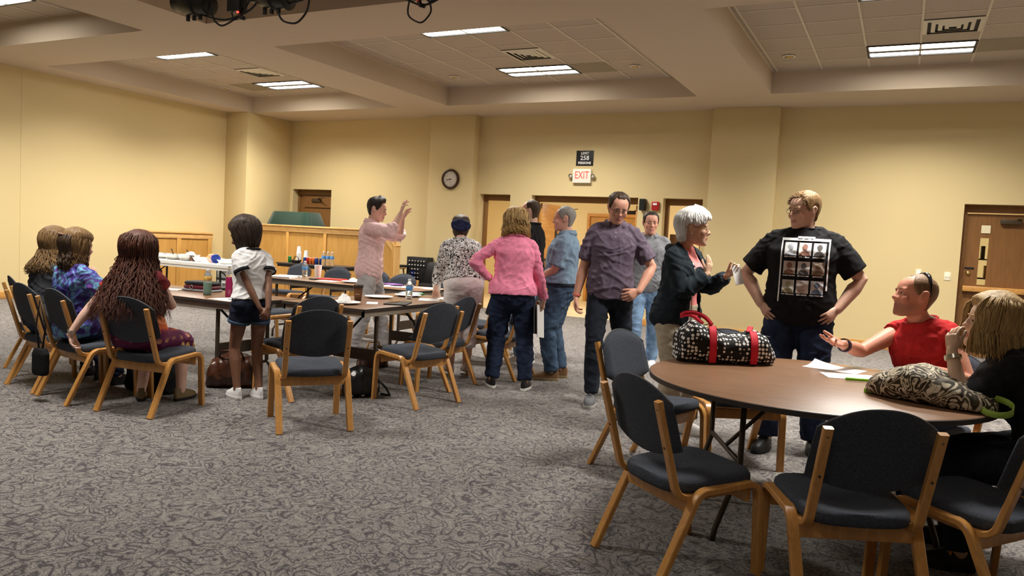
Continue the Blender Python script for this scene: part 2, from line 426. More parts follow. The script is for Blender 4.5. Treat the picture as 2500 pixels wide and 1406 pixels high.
# ---------------------------------------------------------------- doors and recesses of the far wall
def frame_in(name, label, x0, x1, h, mat_='frame_brown', yy=YF+.16, fw_=.055, fh=.11):
    t = bpy.data.objects.new(name, None); COL.objects.link(t); t.location = (x0, yy, 0); struct(t, label, 'door frame')
    W = x1-x0
    MB().b2(0, fw_, 0, .1, 0, h).obj('jamb', mat_, t, bevel=.006); MB().b2(W-fw_, W, 0, .1, 0, h).obj('jamb', mat_, t, bevel=.006)
    MB().b2(fw_, W-fw_, 0, .1, h-fh, h).obj('head', mat_, t, bevel=.006)
    return t
def closer(t, x, y, z, flip=1):
    c = MB().b2(x, x+.26, y-.07, y, z, z+.07).obj('door_closer', 'closer', t, bevel=.006)
    MB().bar([(x+.2*flip if flip > 0 else x+.05, y-.075, z+.075), (x+.13+.34*flip, y-.2, z+.085)], .03, .012, V((0, 1, 0))).obj('closer_arm', 'closer', c)
# door 1, behind the wooden enclosure
t = frame_in('door_1', 'brown wooden door in the far left recess', -12.13, -11.05, 2.24)
MB().b2(.06, 1.02, .03, .07, 0, 2.12).obj('door_leaf', 'door_wood', t)
closer(t, .42, .03, 1.98); MB().b2(.2, .95, -.0, .03, 1.86, 2.1).obj('top_plate', 'door_wood', t)
# narrow sidelight opening left
t = frame_in('door_2', 'narrow wood-framed sidelight left of the exit doors', -7.38, -6.72, 2.23)
# main double doors standing open
t = frame_in('door_3', 'wide brown double-door frame with both leaves standing open', -6.27, -4.20, 2.23)
d = MB().b2(.07, .115, .1, 1.02, .01, 2.1).obj('door_leaf', 'oak', t, bevel=.004)
closer(d, .12, .9, 1.95)
MB().b2(.115, .125, .75, .85, 1.05, 1.75).obj('window_strip', 'black', d)
MB().b2(.115, .19, .2, .95, 1.0, 1.05).obj('push_bar', 'bronze_metal', d)
d = MB().b2(1.955, 2.0, .1, 1.02, .01, 2.1).obj('door_leaf', 'oak', t, bevel=.004)
closer(d, 1.68, .35, 1.95)
t = frame_in('door_4', 'narrow wood-framed sidelight right of the exit doors', -3.75, -3.07, 2.23)
MB().b2(.08, .32, .12, .16, 0, 1.62).obj('lower_panel', 'door_wood', t)
# right door with exit bar
t = frame_in('door_5', 'dark wooden double door with push bar at the right edge', .75, 2.75, 2.25, 'door_wood')
for k in range(2):
    x0 = .06+.94*k
    dl = MB().b2(x0, x0+.19, .03, .075, .01, 2.12).b2(x0+.19, x0+.3, .03, .075, .01, 1.08).b2(x0+.19, x0+.3, .03, .075, 1.77, 2.12).b2(x0+.3, x0+.935, .03, .075, .01, 2.12).obj('door_leaf', 'door_wood', t)
    MB().b2(x0+.19, x0+.30, .045, .055, 1.08, 1.77).obj('glass', mat('door_glass', (.85, .9, .88), .05, trans=1, ior=1.05), dl)
    MB().b2(x0+.01, x0+.92, -.05, .03, .975, 1.055).obj('push_bar', 'oak', dl, bevel=.01)
    MB().b2(x0+.02, x0+.14, .02, .03, 1.305, 1.33).obj('lock_plate', 'black', dl)
    MB().lathe([(.03, 0), (.032, .015), (.02, .03)], (x0+.07, .03, 1.245), 16, True, Matrix.Rotation(PI/2, 3, 'X')).obj('knob', 'brass', dl, True)
    MB().b2(x0+.19, x0+.305, .018, .03, 1.84, 1.955).obj('notice_card', mat('card', (.82, .74, .5), .7), dl)
    closer(dl, x0+.42, .03, 1.98)
# corridor beyond
HY = YF+WT
cor = struct(MB().b2(-9.5, 4.0, HY, 19.5, -.1, -.001).obj('floor_corridor', mat('hall_floor', (.74, .60, .38), .45)), 'pale yellow corridor floor beyond the doors', 'floor')
struct(MB().b2(-9.5, 4.0, HY, 19.5, 2.9, 3.0).obj('ceiling_corridor', 'ceiling_paint'), 'corridor ceiling', 'ceiling')
hw = MB().b2(-9.6, -9.5, HY, 19.5, 0, 2.9).b2(3.9, 4.0, HY, 19.5, 0, 2.9)
x = -9.5
for a, b in ((-8.35, -7.35), (-6.75, -5.2)):
    hw.b2(x, a, 17.2, 17.4, 0, 2.9); hw.b2(a, b, 17.2, 17.4, 2.1, 2.9); x = b
hw.b2(x, 4.0, 17.2, 17.4, 0, 2.9)
struct(hw.obj('wall_corridor', mat('hall_wall', (.80, .68, .40), .7)), 'yellow corridor wall seen through the doors', 'wall')
for i, (a, b) in enumerate(((-8.35, -7.35), (-6.75, -5.2))):
    t = bpy.data.objects.new('door_%d' % (6+i), None); COL.objects.link(t); t.location = (a, 17.2, 0); struct(t, ('brown corridor door seen through the sidelight', 'oak double doors at the corridor end')[i], 'door')
    W = b-a; MB().b2(0, .06, -.03, .1, 0, 2.1).b2(W-.06, W, -.03, .1, 0, 2.1).b2(.06, W-.06, -.03, .1, 2.03, 2.1).obj('frame', 'oak', t)
    n = 1 if W < 1.2 else 2; q = (W-.12)/n
    for k in range(n):
        dd = MB().b2(.06+k*q+.004, .06+(k+1)*q-.004, .02, .06, .01, 2.03).obj('door_leaf', 'panel_wood', t)
        MB().b2(.06+k*q+(.1 if k else q-.2), .06+k*q+(.2 if k else q-.1), .012, .02, 1.0, 1.8).obj('window_strip', 'frame_brown', dd)
for x, y in ((-7.6, 14.9), (-4.5, 14.9), (-1.2, 14.9), (1.6, 14.9)):
    t = thing('ceiling_light', 'square corridor ceiling light beyond the doors, '+{-7.6: 'leftmost', -4.5: 'second from left', -1.2: 'third from left', 1.6: 'rightmost'}[x], 'ceiling light', (x, y, 2.9), 0, 'corridor ceiling lights')
    MB().b2(-.32, .32, -.32, .32, -.03, 0).obj('frame', 'lamp_white', t); MB().b2(-.29, .29, -.29, .29, -.035, -.03).obj('lens', 'hall_lens', t)
# wire trolley of supplies seen through the door glass
t = thing('supply_rack', 'cluttered supply rack glimpsed through the right door glass', 'rack', (1.22, 14.3, 0))
for x in (-.45, .45): MB().b2(x-.015, x+.015, -.2, .2, 0, 1.7).obj('upright', 'black_metal', t)
random.seed(2)
for z in (.4, .8, 1.15, 1.45): MB().b2(-.45, .45, -.2, .2, z, z+.02).obj('shelf', 'black_metal', t)
for k in range(14):
    x = -.42+.06*k; z = random.choice((.82, 1.17, 1.47)); MB().b2(x, x+.05, -.12, .05, z, z+random.uniform(.1, .25)).obj('supply_box', ['white_plastic', 'black', 'door_wood', 'apron'][k % 4], t)

# ---------------------------------------------------------------- wooden low walls
def low_wall(name, label, loc, rz, length, H_, panels, slope_end=0, depth=.12, cap=.05):
    """runs along local x, faces local -y"""
    t = thing(name, label, 'wooden partition', loc, rz)
    body = [(0, 0, 0), (length, 0, 0)]+([(length, 0, H_-slope_end), (length-slope_end, 0, H_)] if slope_end else [(length, 0, H_)])+[(0, 0, H_)]
    MB().prism(body, (0, depth, 0)).obj('body', 'panel_wood', t)
    end = length-slope_end
    rail = .13
    MB().b2(0, end+.02, -.022, 0, H_-rail, H_-.03).obj('top_rail', 'rail_wood', t, bevel=.004)
    MB().b2(-.01, end+.01, -.045, depth+.02, H_-.03, H_+.005).obj('cap', 'rail_wood', t, bevel=.006)
    if slope_end:
        MB().bar([(end+.015, depth/2-.01, H_-.012), (length+.01, depth/2-.01, H_-slope_end-.005)], depth+.06, .035, V((0, 1, 0))).obj('sloped_cap', 'rail_wood', t)
        MB().bar([(length, depth/2-.01, H_-slope_end-.01), (length, depth/2-.01, 0)], depth+.05, .03, V((0, 1, 0))).obj('end_post', 'rail_wood', t)
        MB().prism([(end, -.02, H_-.035), (length, -.02, H_-slope_end-.03), (length, -.02, H_-slope_end-.15), (end, -.02, H_-.15)], (0, .02, 0)).obj('sloped_rail', 'rail_wood', t)
    for a, b in panels:
        MB().b2(a, b, -.022, 0, 0, H_-rail).obj('stile', 'panel_wood', t, bevel=.004)
    MB().b2(0, length, -.022, 0, 0, .12).obj('bottom_rail', 'panel_wood', t, bevel=.004)
    ed = [0]+[q for p in panels for q in p]+[length]
    for i in range(1, len(ed)-1, 2):
        a, b = ed[i], ed[i+1]
        if b-a > .1: MB().b2(a+.006, b-.006, -.008, 0, .125, H_-rail-.006).obj('panel', 'panel_wood', t)
    return t
low_wall('wooden_enclosure', 'tall oak panelled enclosure with sloping right end before the far door', (-12.2, 11.72, 0), 0, 3.84, 1.43, [(0, .1), (1.18, 1.25), (2.14, 2.21), (3.1, 3.17), (3.77, 3.84)], .29)
low_wall('panelled_cabinet', 'low oak panelled cabinet against the left wall behind the food table', (-12.66, 9.67, 0), R(90), 1.63, 1.19, [(0, .1), (.78, .87), (1.53, 1.63)], 0)

# ---------------------------------------------------------------- things on the far wall
t = thing('wall_clock', 'round dark-framed wall clock on the cream column', 'clock', (-7.92, 12.83, 2.485))
rx = Matrix.Rotation(PI/2, 3, 'X')
MB().lathe([(.195, 0), (.2, .02), (.19, .045), (.17, .05), (.15, .038), (.148, .02)], seg=48, ax=rx).obj('rim', mat('clock_rim', (.055, .026, .013), .35), t, True, auto=40)
MB().lathe([(.15, .0), (.15, .024)], seg=48, ax=rx).obj('face', mat('clock_face', (.86, .80, .72), .5), t, True, auto=40)
for k in range(12):
    a = PI/6*k; me = text_mesh(str(k if k else 12), .036); o = link('numeral', me, 'black', t); o.rotation_euler = (PI/2, 0, 0); o.location = (math.sin(a)*.118, -.026, math.cos(a)*.118)
MB().bar([(.02, -.03, .004), (-.085, -.03, -.022)], .006, .014, V((0, 1, 0))).obj('hour_hand', 'black', t)
MB().bar([(-.01, -.033, .006), (.02, -.033, -.012)], .006, .010, V((0, 1, 0))).obj('minute_hand', 'black', t)
MB().lathe([(.03, .0), (.03, .0255)], (0, 0, -.06), 20, True, rx).obj('sub_dial', mat('dial', (.75, .70, .62), .5), t)
MB().lathe([(.148, .028), (.14, .036), (.0, .038)], seg=40, ax=rx).obj('glass', mat('clear_glass', (1, 1, 1), .02, trans=1, ior=1.05), t, True)

t = thing('limit_sign', 'black occupancy sign reading limit 258 persons', 'sign', (-5.245, YF, 2.915))
MB().b2(-.165, .165, -.012, 0, -.135, .135).obj('plate', 'black', t, bevel=.002)
for s, sz, z in (('LIMIT', .062, .085), ('258', .11, .0), ('PERSONS', .058, -.088)):
    o = link('lettering', text_mesh(s, sz, bold=.002), mat('sign_white', (.85, .85, .85), .6), t); o.rotation_euler = (PI/2, 0, 0); o.location = (0, -.0135, z)
t = thing('exit_sign', 'white exit sign with pale red letters and two emergency lamps', 'sign', (-5.265, YF, 2.59))
MB().b2(-.175, .175, -.07, 0, -.125, .125).obj('box', mat('exit_box', (.84, .80, .70), .45), t, bevel=.008)
o = link('lettering', text_mesh('EXIT', .17, bold=.003), mat('exit_red', (.78, .13, .11), .5, emit=((1, .2, .15), .25)), t); o.rotation_euler = (PI/2, 0, 0); o.location = (.005, -.0725, .01); o.scale = (.76, 1.1, 1)
for s in (-1, 1):
    l = MB().tube([(s*.17, -.04, 0), (s*.2, -.05, 0)], .012, 8).obj('lamp_arm', 'lamp_white', t)
    MB().lathe([(.0, 0), (.03, .004), (.042, .03), (.038, .05), (.0, .052)], (s*.215, -.03, .0), 20, True, rx).obj('lamp_head', mat('chrome', (.7, .66, .55), .25, .9), l, True)
t = thing('wall_speaker', 'small black wall speaker right of the open doors', 'speaker', (-4.09, YF, 2.105))
MB().b2(-.05, .05, -.13, 0, -.1, .1).obj('case', 'black', t, bevel=.012); MB().b2(-.042, .042, -.136, -.13, -.09, .09).obj('grille_cloth', 'black_metal', t)
t = thing('fire_alarm', 'red wall-mounted fire alarm with white strobe', 'fire alarm', (-3.875, YF, 2.09))
MB().b2(-.065, .065, -.05, 0, -.075, .075).obj('case', mat('alarm_red', (.42, .02, .018), .35), t, bevel=.01); MB().b2(-.035, .035, -.068, -.05, .01, .045).obj('strobe', 'white_plastic', t, bevel=.006)
t = thing('wall_sensor', 'white rectangular wall thermostat left of the right door', 'thermostat', (.227, YF, 1.19)); MB().b2(-.037, .037, -.03, 0, -.07, .07).obj('case', 'switch_cream', t, bevel=.006); MB().b2(-.02, .02, -.033, -.03, .0, .05).obj('cover', 'white_plastic', t)
t = thing('light_switch', 'cream double light switch beside the right door frame', 'light switch', (.61, YF, 1.18)); MB().b2(-.042, .042, -.008, 0, -.06, .06).obj('plate', 'switch_cream', t, bevel=.003)
for s in (-1, 1): MB().b2(s*.02-.006, s*.02+.006, -.018, -.008, -.012, .012).obj('toggle', 'switch_cream', t)
# ---------------------------------------------------------------- chairs
def make_chair(label):
    t = thing('dining_chair', label, 'chair', (0, 0, 0), 0, 'oak-framed chairs with charcoal cushions')
    for s in (-1, 1):
        x = s*.237
        pts = [V((x, .262, 0)), V((x, .245, .33))]+[V((x, q.y, q.z)) for q in arc((0, .182, .34), .062, 5, 88, 6)]
        pts += [V((x, .02, .392))]+[V((x, q.y, q.z)) for q in arc((0, -.03, .318), .072, 80, 152, 5)]+[V((x, -.262, 0))]
        MB().bar(pts, .044, .027, V((1, 0, 0))).obj('side_frame', 'chair_wood', t, True, auto=35)
        x = s*.205
        pts = [V((x, .14, .372)), V((x, -.08, .362))]+[V((x, q.y, q.z)) for q in arc((0, -.11, .43), .068, 275, 195, 6)]+[V((x, -.283, .768))]
        u = MB().bar(pts, .036, .026, V((1, 0, 0))).obj('back_upright', 'chair_wood', t, True, auto=35)
        for z in (.735, .575): MB().lathe([(.006, 0), (.006, .003)], (x, -.277+(.768-z)*.29-.016, z), 8, True, Matrix.Rotation(PI/2, 3, 'X')).obj('screw', 'closer', u)
    # seat cushion
    n = 28; rings = []
    def ring(z, k, dz=0):
        o = []
        for i in range(n):
            a = 2*PI*i/n; c, s = math.cos(a), math.sin(a)
            px = math.copysign(abs(c)**.42, c); py = math.copysign(abs(s)**.42, s)
            wx = .235-.022*(1-py)/2
            y = .045+py*.212*k; 
            if py < 0: y -= .02*(1-abs(px)**2)
            o.append(V((px*wx*k, y, z-.028*(1-py)/2*.9+(.012*(1-(px*px))*(-1)*dz))))
        return o
    rings = [ring(.392, .9), ring(.396, .975), ring(.412, 1), ring(.432, .995), ring(.446, .95), ring(.452, .8, 1), ring(.452, .45, 1), ring(.451, .1, 1)]
    MB().loft(rings).obj('seat', 'fabric', t, True, auto=60)
    # backrest panel
    def bp(u, v):      # u -1..1 across, v 0..1 up ; on the reclined plane with a slight curve
        au = abs(u); zt = .838-.085*au**2.2; zb = .508+.055*au**2.0
        z = zb+(zt-zb)*v; x = u*(.236-.012*v*v)
        y = -.262+(.768-z)*.29+.022*(u*u)
        return V((x, y+.006, z))
    nu, nv = 14, 9; mb = MB(); th = .022
    def grid(off, sh):
        G = []
        for j in range(nv+1):
            for i in range(nu+1):
                u = -1+2*i/nu; v = j/nv; e = min(1-abs(u), 1.0)/.12; e2 = min(v, 1-v)/.1
                k = min(1, e, e2); bul = math.sin(min(1, max(0, k))*PI/2)
                p = bp(u*(1-.0*sh), v); p.y += off*bul; G.append(p)
        return G
    F_ = grid(th, 0); B_ = grid(-.008, 0)
    fs = []
    for j in range(nv):
        for i in range(nu):
            a = j*(nu+1)+i; fs.append((a, a+1, a+nu+2, a+nu+1))
    m2 = MB().add([p+V((0, .006, 0)) for p in F_], fs); m2.add([p for p in B_], [tuple(reversed(f)) for f in fs])
    N0 = (nu+1)*(nv+1); bd = [i for i in range(nu+1)]+[(nu+1)*j+nu for j in range(1, nv+1)]+[(nu+1)*nv+i for i in range(nu-1, -1, -1)]+[(nu+1)*j for j in range(nv-1, 0, -1)]
    m2.f += [(bd[k], bd[(k+1) % len(bd)], N0+bd[(k+1) % len(bd)], N0+bd[k]) for k in range(len(bd))]
    br = m2.obj('backrest', 'fabric', t, True, auto=50)
    edge = [bp(-1+2*i/24, 1) for i in range(25)]
    MB().tube([p+V((0, .004, 0)) for p in edge], .005, 6).obj('piping', 'piping', br, True)
    MB().b2(-.225, .225, -.118, -.098, .298, .366).obj('rear_apron', 'chair_wood', t, bevel=.005)
    MB().b2(-.225, .225, .195, .213, .315, .378).obj('front_apron', 'chair_wood', t, bevel=.005)
    return t
CH = [(-3.665, 4.185, 50.6, 'empty oak chair nearest the camera in the middle, its back to us'),
      (-4.43, 4.90, 77, 'oak chair tucked at the near table right of the girl in white'),
      (-3.52, 5.32, 76.4, 'oak chair seen three-quarter beside the polka-dot bag on the floor'),
      (-3.75, 6.03, 90, 'oak chair just behind the woman in white capris'),
      (-4.86, 3.82, 9.3, 'oak chair under the woman with long auburn hair'),
      (-5.53, 3.785, -9.3, 'oak chair under the woman in the blue and purple top'),
      (-6.08, 3.875, -9, 'oak chair under the woman in the dark grey top'),
      (-6.75, 4.2, -22, 'oak chair cut off by the left edge of the picture'),
      (-.81, 3.33, -38.2, 'oak chair at the round table, near left, seat facing the table'),
      (-1.34, 4.66, -106, 'oak chair at the left side of the round table by the walking man'),
      (-.13, 3.30, 25.9, 'oak chair at the front of the round table, its back to us'),
      (.37, 3.61, 55, 'oak chair at the right front of the round table, cut by the picture edge'),
      (-.93, 5.20, -150, 'oak chair at the far left of the round table behind the duffel bag'),
      (.20, 5.18, 150, 'oak chair under the man in the red shirt'),
      (.70, 4.18, 94, 'oak chair under the blonde woman in black'),
      (-3.54, 6.88, 92, 'oak chair directly behind the woman in the pink top'),
      (-4.18, 7.57, 90, 'oak chair between the woman in capris and the far tables'),
      (-4.05, 8.3, 86, 'oak chair behind the man in black at the far table end'),
      (-8.3, 8.9, 178, 'leftmost charcoal chair behind the far table'),
      (-7.35, 8.68, 183, 'second charcoal chair behind the far table, left of the man in pink'),
      (-6.62, 8.62, 180, 'charcoal chair behind the far table mostly hidden by the man in pink'),
      (-5.99, 8.35, 176, 'charcoal chair behind the far table right of the man in pink'),
      (-5.22, 8.42, 185, 'charcoal chair behind the right end of the far table'),
      (-6.38, 6.50, -20, 'oak chair inside the square of tables behind the girl')]
c0 = None
for x, y, r, lb in CH:
    if c0 is None:
        c0 = make_chair(lb); c0.location = (x, y, 0); c0.rotation_euler = (0, 0, R(r))
    else: dup(c0, (x, y, 0), R(r), lb)

# ---------------------------------------------------------------- tables
def folding_table(label, x0, x1, y0, y1, h=.74, along='x', top='laminate', edge='table_edge', apron='apron', metal='bronze_metal', th=.022, group='folding tables', legs=(0, 1)):
    cx, cy = (x0+x1)/2, (y0+y1)/2; L_, W_ = (x1-x0, y1-y0) if along == 'x' else (y1-y0, x1-x0)
    t = thing('folding_table', label, 'table', (cx, cy, 0), 0 if along == 'x' else PI/2, group)
    hx, hy = L_/2, W_/2
    MB().b2(-hx+.004, hx-.004, -hy+.004, hy-.004, h-th, h).obj('tabletop', top, t, bevel=.003)
    e = MB()
    for q in ((-hx, hx, -hy, -hy+.006), (-hx, hx, hy-.006, hy), (-hx, -hx+.006, -hy, hy), (hx-.006, hx, -hy, hy)): e.b2(*q, h-th-.002, h-.002)
    e.obj('edge_band', edge, t)
    a = MB(); i = .02
    for q in ((-hx+i, hx-i, -hy+i, -hy+i+.018), (-hx+i, hx-i, hy-i-.018, hy-i), (-hx+i, -hx+i+.018, -hy+i, hy-i), (hx-i-.018, hx-i, -hy+i, hy-i)): a.b2(*q, h-th-.05, h-th)
    a.obj('apron', apron, t)
    for k in legs:
        s = -1 if k == 0 else 1
        x = s*(hx-.3); yy = hy-.09
        for d in (-1, 1):
            MB().bar([(x, d*yy, h-th-.05), (x, d*yy, .15)], .028, .028, V((1, 0, 0))).obj('leg', metal, t)
        MB().b2(x-.012, x+.012, -yy, yy, .26, .36).obj('cross_panel', metal, t)
        f = [V((x, -yy-.05, 0)), V((x, -yy-.045, .09)), V((x, -yy, .14)), V((x, yy, .14)), V((x, yy+.045, .09)), V((x, yy+.05, 0))]
        MB().tube(f, .013, 8).obj('foot_bar', metal, t, True)
        MB().tube([(x, 0, .31), (x-s*.12, 0, .5), (x-s*.42, 0, h-th-.02)], .011, 8).obj('brace', 'black_metal', t, True)
        MB().tube([(x, yy-.02, .62), (x-s*.22, yy-.04, h-th-.02)], .010, 8).obj('side_brace', 'black_metal', t, True)
    return t
folding_table('brown folding table in front of the seated women', -7.3, -4.87, 4.62, 5.38, group='brown folding tables')
folding_table('brown folding table beside the woman in white capris, end corner towards us', -4.84, -3.93, 5.10, 6.93, along='y', group='brown folding tables')
folding_table('brown folding table farthest back in front of charcoal chairs', -7.35, -4.86, 7.26, 8.02, group='brown folding tables')
folding_table('low dark folding table with drinks before the wooden enclosure', -10.4, -8.85, 10.80, 11.40, .73, group='dark folding tables', top='table_edge', apron='black', metal='black_metal')
t = folding_table('white plastic folding table laden with bowls of food', -11.9, -9.35, 8.72, 9.48, .74, top='white_plastic', edge='white_plastic', apron='white_plastic', metal='black_metal', th=.045, group='white folding tables')
t = thing('side_table', 'small black side table right of the man in pink', 'table', (-9.0, 12.3, 0))
MB().b2(-.35, .45, -.25, .25, .735, .775).obj('tabletop', 'black', t, bevel=.004)
for a in (-.3, .4):
    for b in (-.2, .2): MB().b2(a-.02, a+.02, b-.02, b+.02, 0, .735).obj('leg', 'black', t)
# round table
RT = (-.36, 4.17); RR = .82
t = thing('round_table', 'large round brown folding table in the right foreground', 'table', (RT[0], RT[1], 0))
MB().lathe([(0, .716), (RR-.01, .716), (RR-.004, .718), (RR-.004, .738), (RR-.008, .74), (0, .74)], seg=96).obj('tabletop', 'laminate', t, True, auto=30)
MB().lathe([(RR-.005, .713), (RR, .714), (RR, .736), (RR-.005, .737)], seg=96, cap=False).obj('edge_band', 'table_edge', t, True, auto=30)
MB().lathe([(RR-.14, .69), (RR-.11, .69), (RR-.11, .717), (RR-.14, .717)], seg=64, cap=False).obj('apron', 'apron', t, True, auto=30)
for a in (25, 205):
    m = Matrix.Rotation(R(a), 3, 'Z')
    for s in (-1, 1):
        MB().tube([m @ V(q) for q in ((.42, s*.3, .715), (.42, s*.3, .36), (.45, s*.3, .26), (.52, s*.31, .06), (.53, s*.31, 0))], .014, 8).obj('leg', 'bronze_metal', t, True)
    MB().tube([m @ V((.42, -.3, .38)), m @ V((.42, .3, .38))], .012, 8).obj('stretcher', 'bronze_metal', t, True)
    MB().tube([m @ V((.42, 0, .38)), m @ V((.1, 0, .71))], .011, 8).obj('brace', 'bronze_metal', t, True)
# ---------------------------------------------------------------- people: builder
def sstep(a, b, x):
    t = min(1, max(0, (x-a)/(b-a))); return t*t*(3-2*t)
def f_skin(N, L, c):
    a = N.new('ShaderNodeAttribute'); a.attribute_name = 'tint'
    n = n_ramp(N, L, n_noise(N, L, c, 60, 3), [(.3, (.94, .93, .92)), (.7, (1.05, 1.03, 1.02))])
    return n_mix(N, L, 1, a.outputs['Color'], n, 'MULTIPLY')
m = graph('skin', f_skin, .5, .35)
m.node_tree.nodes['Principled BSDF'].inputs['Subsurface Weight'].default_value = .0
mat('eye_white', (.58, .54, .50), .3); mat('iris', (.06, .045, .035), .2)
def hairmat(name, c1, c2):
    def f(N, L, c):
        v = n_map(N, L, c, (70, 70, 9)); a = n_noise(N, L, v, 1.5, 4, .6)
        return n_ramp(N, L, a, [(.3, c1), (.7, c2)])
    m = graph(name, f, .5, .35)
    nt = m.node_tree; tc = nt.nodes['Texture Coordinate'] if 'Texture Coordinate' in nt.nodes else nt.nodes.new('ShaderNodeTexCoord')
    v = n_map(nt.nodes, nt.links, tc.outputs['Object'], (110, 110, 14)); h = n_noise(nt.nodes, nt.links, v, 1.5, 4, .5)
    b = nt.nodes.new('ShaderNodeBump'); b.inputs['Strength'].default_value = .55; b.inputs['Distance'].default_value = .006
    nt.links.new(h, b.inputs['Height']); nt.links.new(b.outputs[0], nt.nodes['Principled BSDF'].inputs['Normal'])
    return name
hairmat('hair_brown', (.030, .017, .009), (.085, .050, .026)); hairmat('hair_darkbrown', (.012, .008, .006), (.04, .026, .018))
hairmat('hair_lightbrown', (.075, .040, .016), (.28, .16, .062)); hairmat('hair_auburn', (.030, .009, .006), (.135, .042, .022))
hairmat('hair_blonde', (.27, .16, .06), (.60, .41, .18)); hairmat('hair_gold', (.28, .155, .05), (.64, .40, .15))
hairmat('hair_grey', (.16, .15, .14), (.36, .34, .32)); hairmat('hair_white', (.62, .61, .60), (.86, .85, .84))
hairmat('hair_black', (.016, .010, .008), (.075, .045, .032)); hairmat('hair_sandy', (.16, .09, .035), (.36, .22, .10)); hairmat('hair_buzz', (.16, .085, .045), (.27, .16, .085))

HEADT = [(0, .020, .082, .040), (.03, .034, .088, .020), (.08, .046, .090, -.008), (.14, .0535, .088, -.038), (.20, .058, .087, -.058), (.28, .062, .086, -.070), (.36, .0655, .0845, -.080),
         (.44, .069, .080, -.090), (.50, .071, .0755, -.098), (.56, .0725, .082, -.103), (.61, .0735, .086, -.105), (.70, .075, .083, -.104), (.78, .0735, .075, -.100), (.86, .066, .058, -.088), (.93, .050, .033, -.066), (.975, .030, .008, -.042), (1.0, .012, -.012, -.022)]
_hu = [h[0] for h in HEADT]
HH = .228
def head_pt(u, th, off=0.0, wid=1.0):
    u = min(1, max(0, u)); w, f, b = (np.interp(u, _hu, [h[k] for h in HEADT]) for k in (1, 2, 3))
    yc = -.012 if u < .93 else (f+b)/2
    yc = min(max(yc, b+.004), f-.004)
    s, c = math.sin(th), math.cos(th)
    x = w*wid*math.copysign(abs(s)**.88, s)
    y = yc+((f-yc) if c > 0 else (yc-b))*math.copysign(abs(c)**(.9 if c < 0 else .82), c)
    p = V((x, y, u*HH))
    if off:
        n = V((x/.0055, (y+.012)/.0075, (u-.5)*HH/.0095*1.0))
        n.normalize(); p += n*off
    return p

def ik(a, t, l1, l2, pole):
    d = t-a; L = d.length; L = min(L, (l1+l2)*.998); d.normalize(); t2 = a+d*L
    x = (l1*l1-l2*l2+L*L)/(2*L); h = math.sqrt(max(0, l1*l1-x*x))
    p = pole-d*pole.dot(d)
    if p.length < 1e-4: p = V((0, 0, -1))-d*(-d.z)
    p.normalize(); return a+d*x+p*h, t2

RM = [(-.11, .085, .075, -.004), (-.06, .145, .108, -.006), (0, .168, .120, -.010), (.06, .167, .118, -.006), (.13, .157, .110, .002), (.20, .153, .109, .006), (.28, .162, .116, .008), (.36, .172, .122, .008), (.415, .168, .114, .003), (.46, .145, .096, -.004), (.50, .108, .078, -.010), (.535, .072, .062, -.010), (.56, .056, .056, -.006)]
RF = [(-.11, .090, .080, -.006), (-.06, .155, .118, -.012), (0, .178, .128, -.014), (.06, .170, .118, -.008), (.13, .142, .102, .002), (.20, .132, .098, .006), (.28, .140, .112, .016), (.345, .150, .124, .022), (.40, .152, .108, .010), (.45, .142, .088, -.002), (.49, .110, .072, -.008), (.53, .066, .054, -.008), (.56, .047, .047, -.005)]

class Person:
    pass
def interp_rows(rows, s):
    xs = [r[0] for r in rows]; return [float(np.interp(s, xs, [r[k] for r in rows])) for k in (1, 2, 3)]

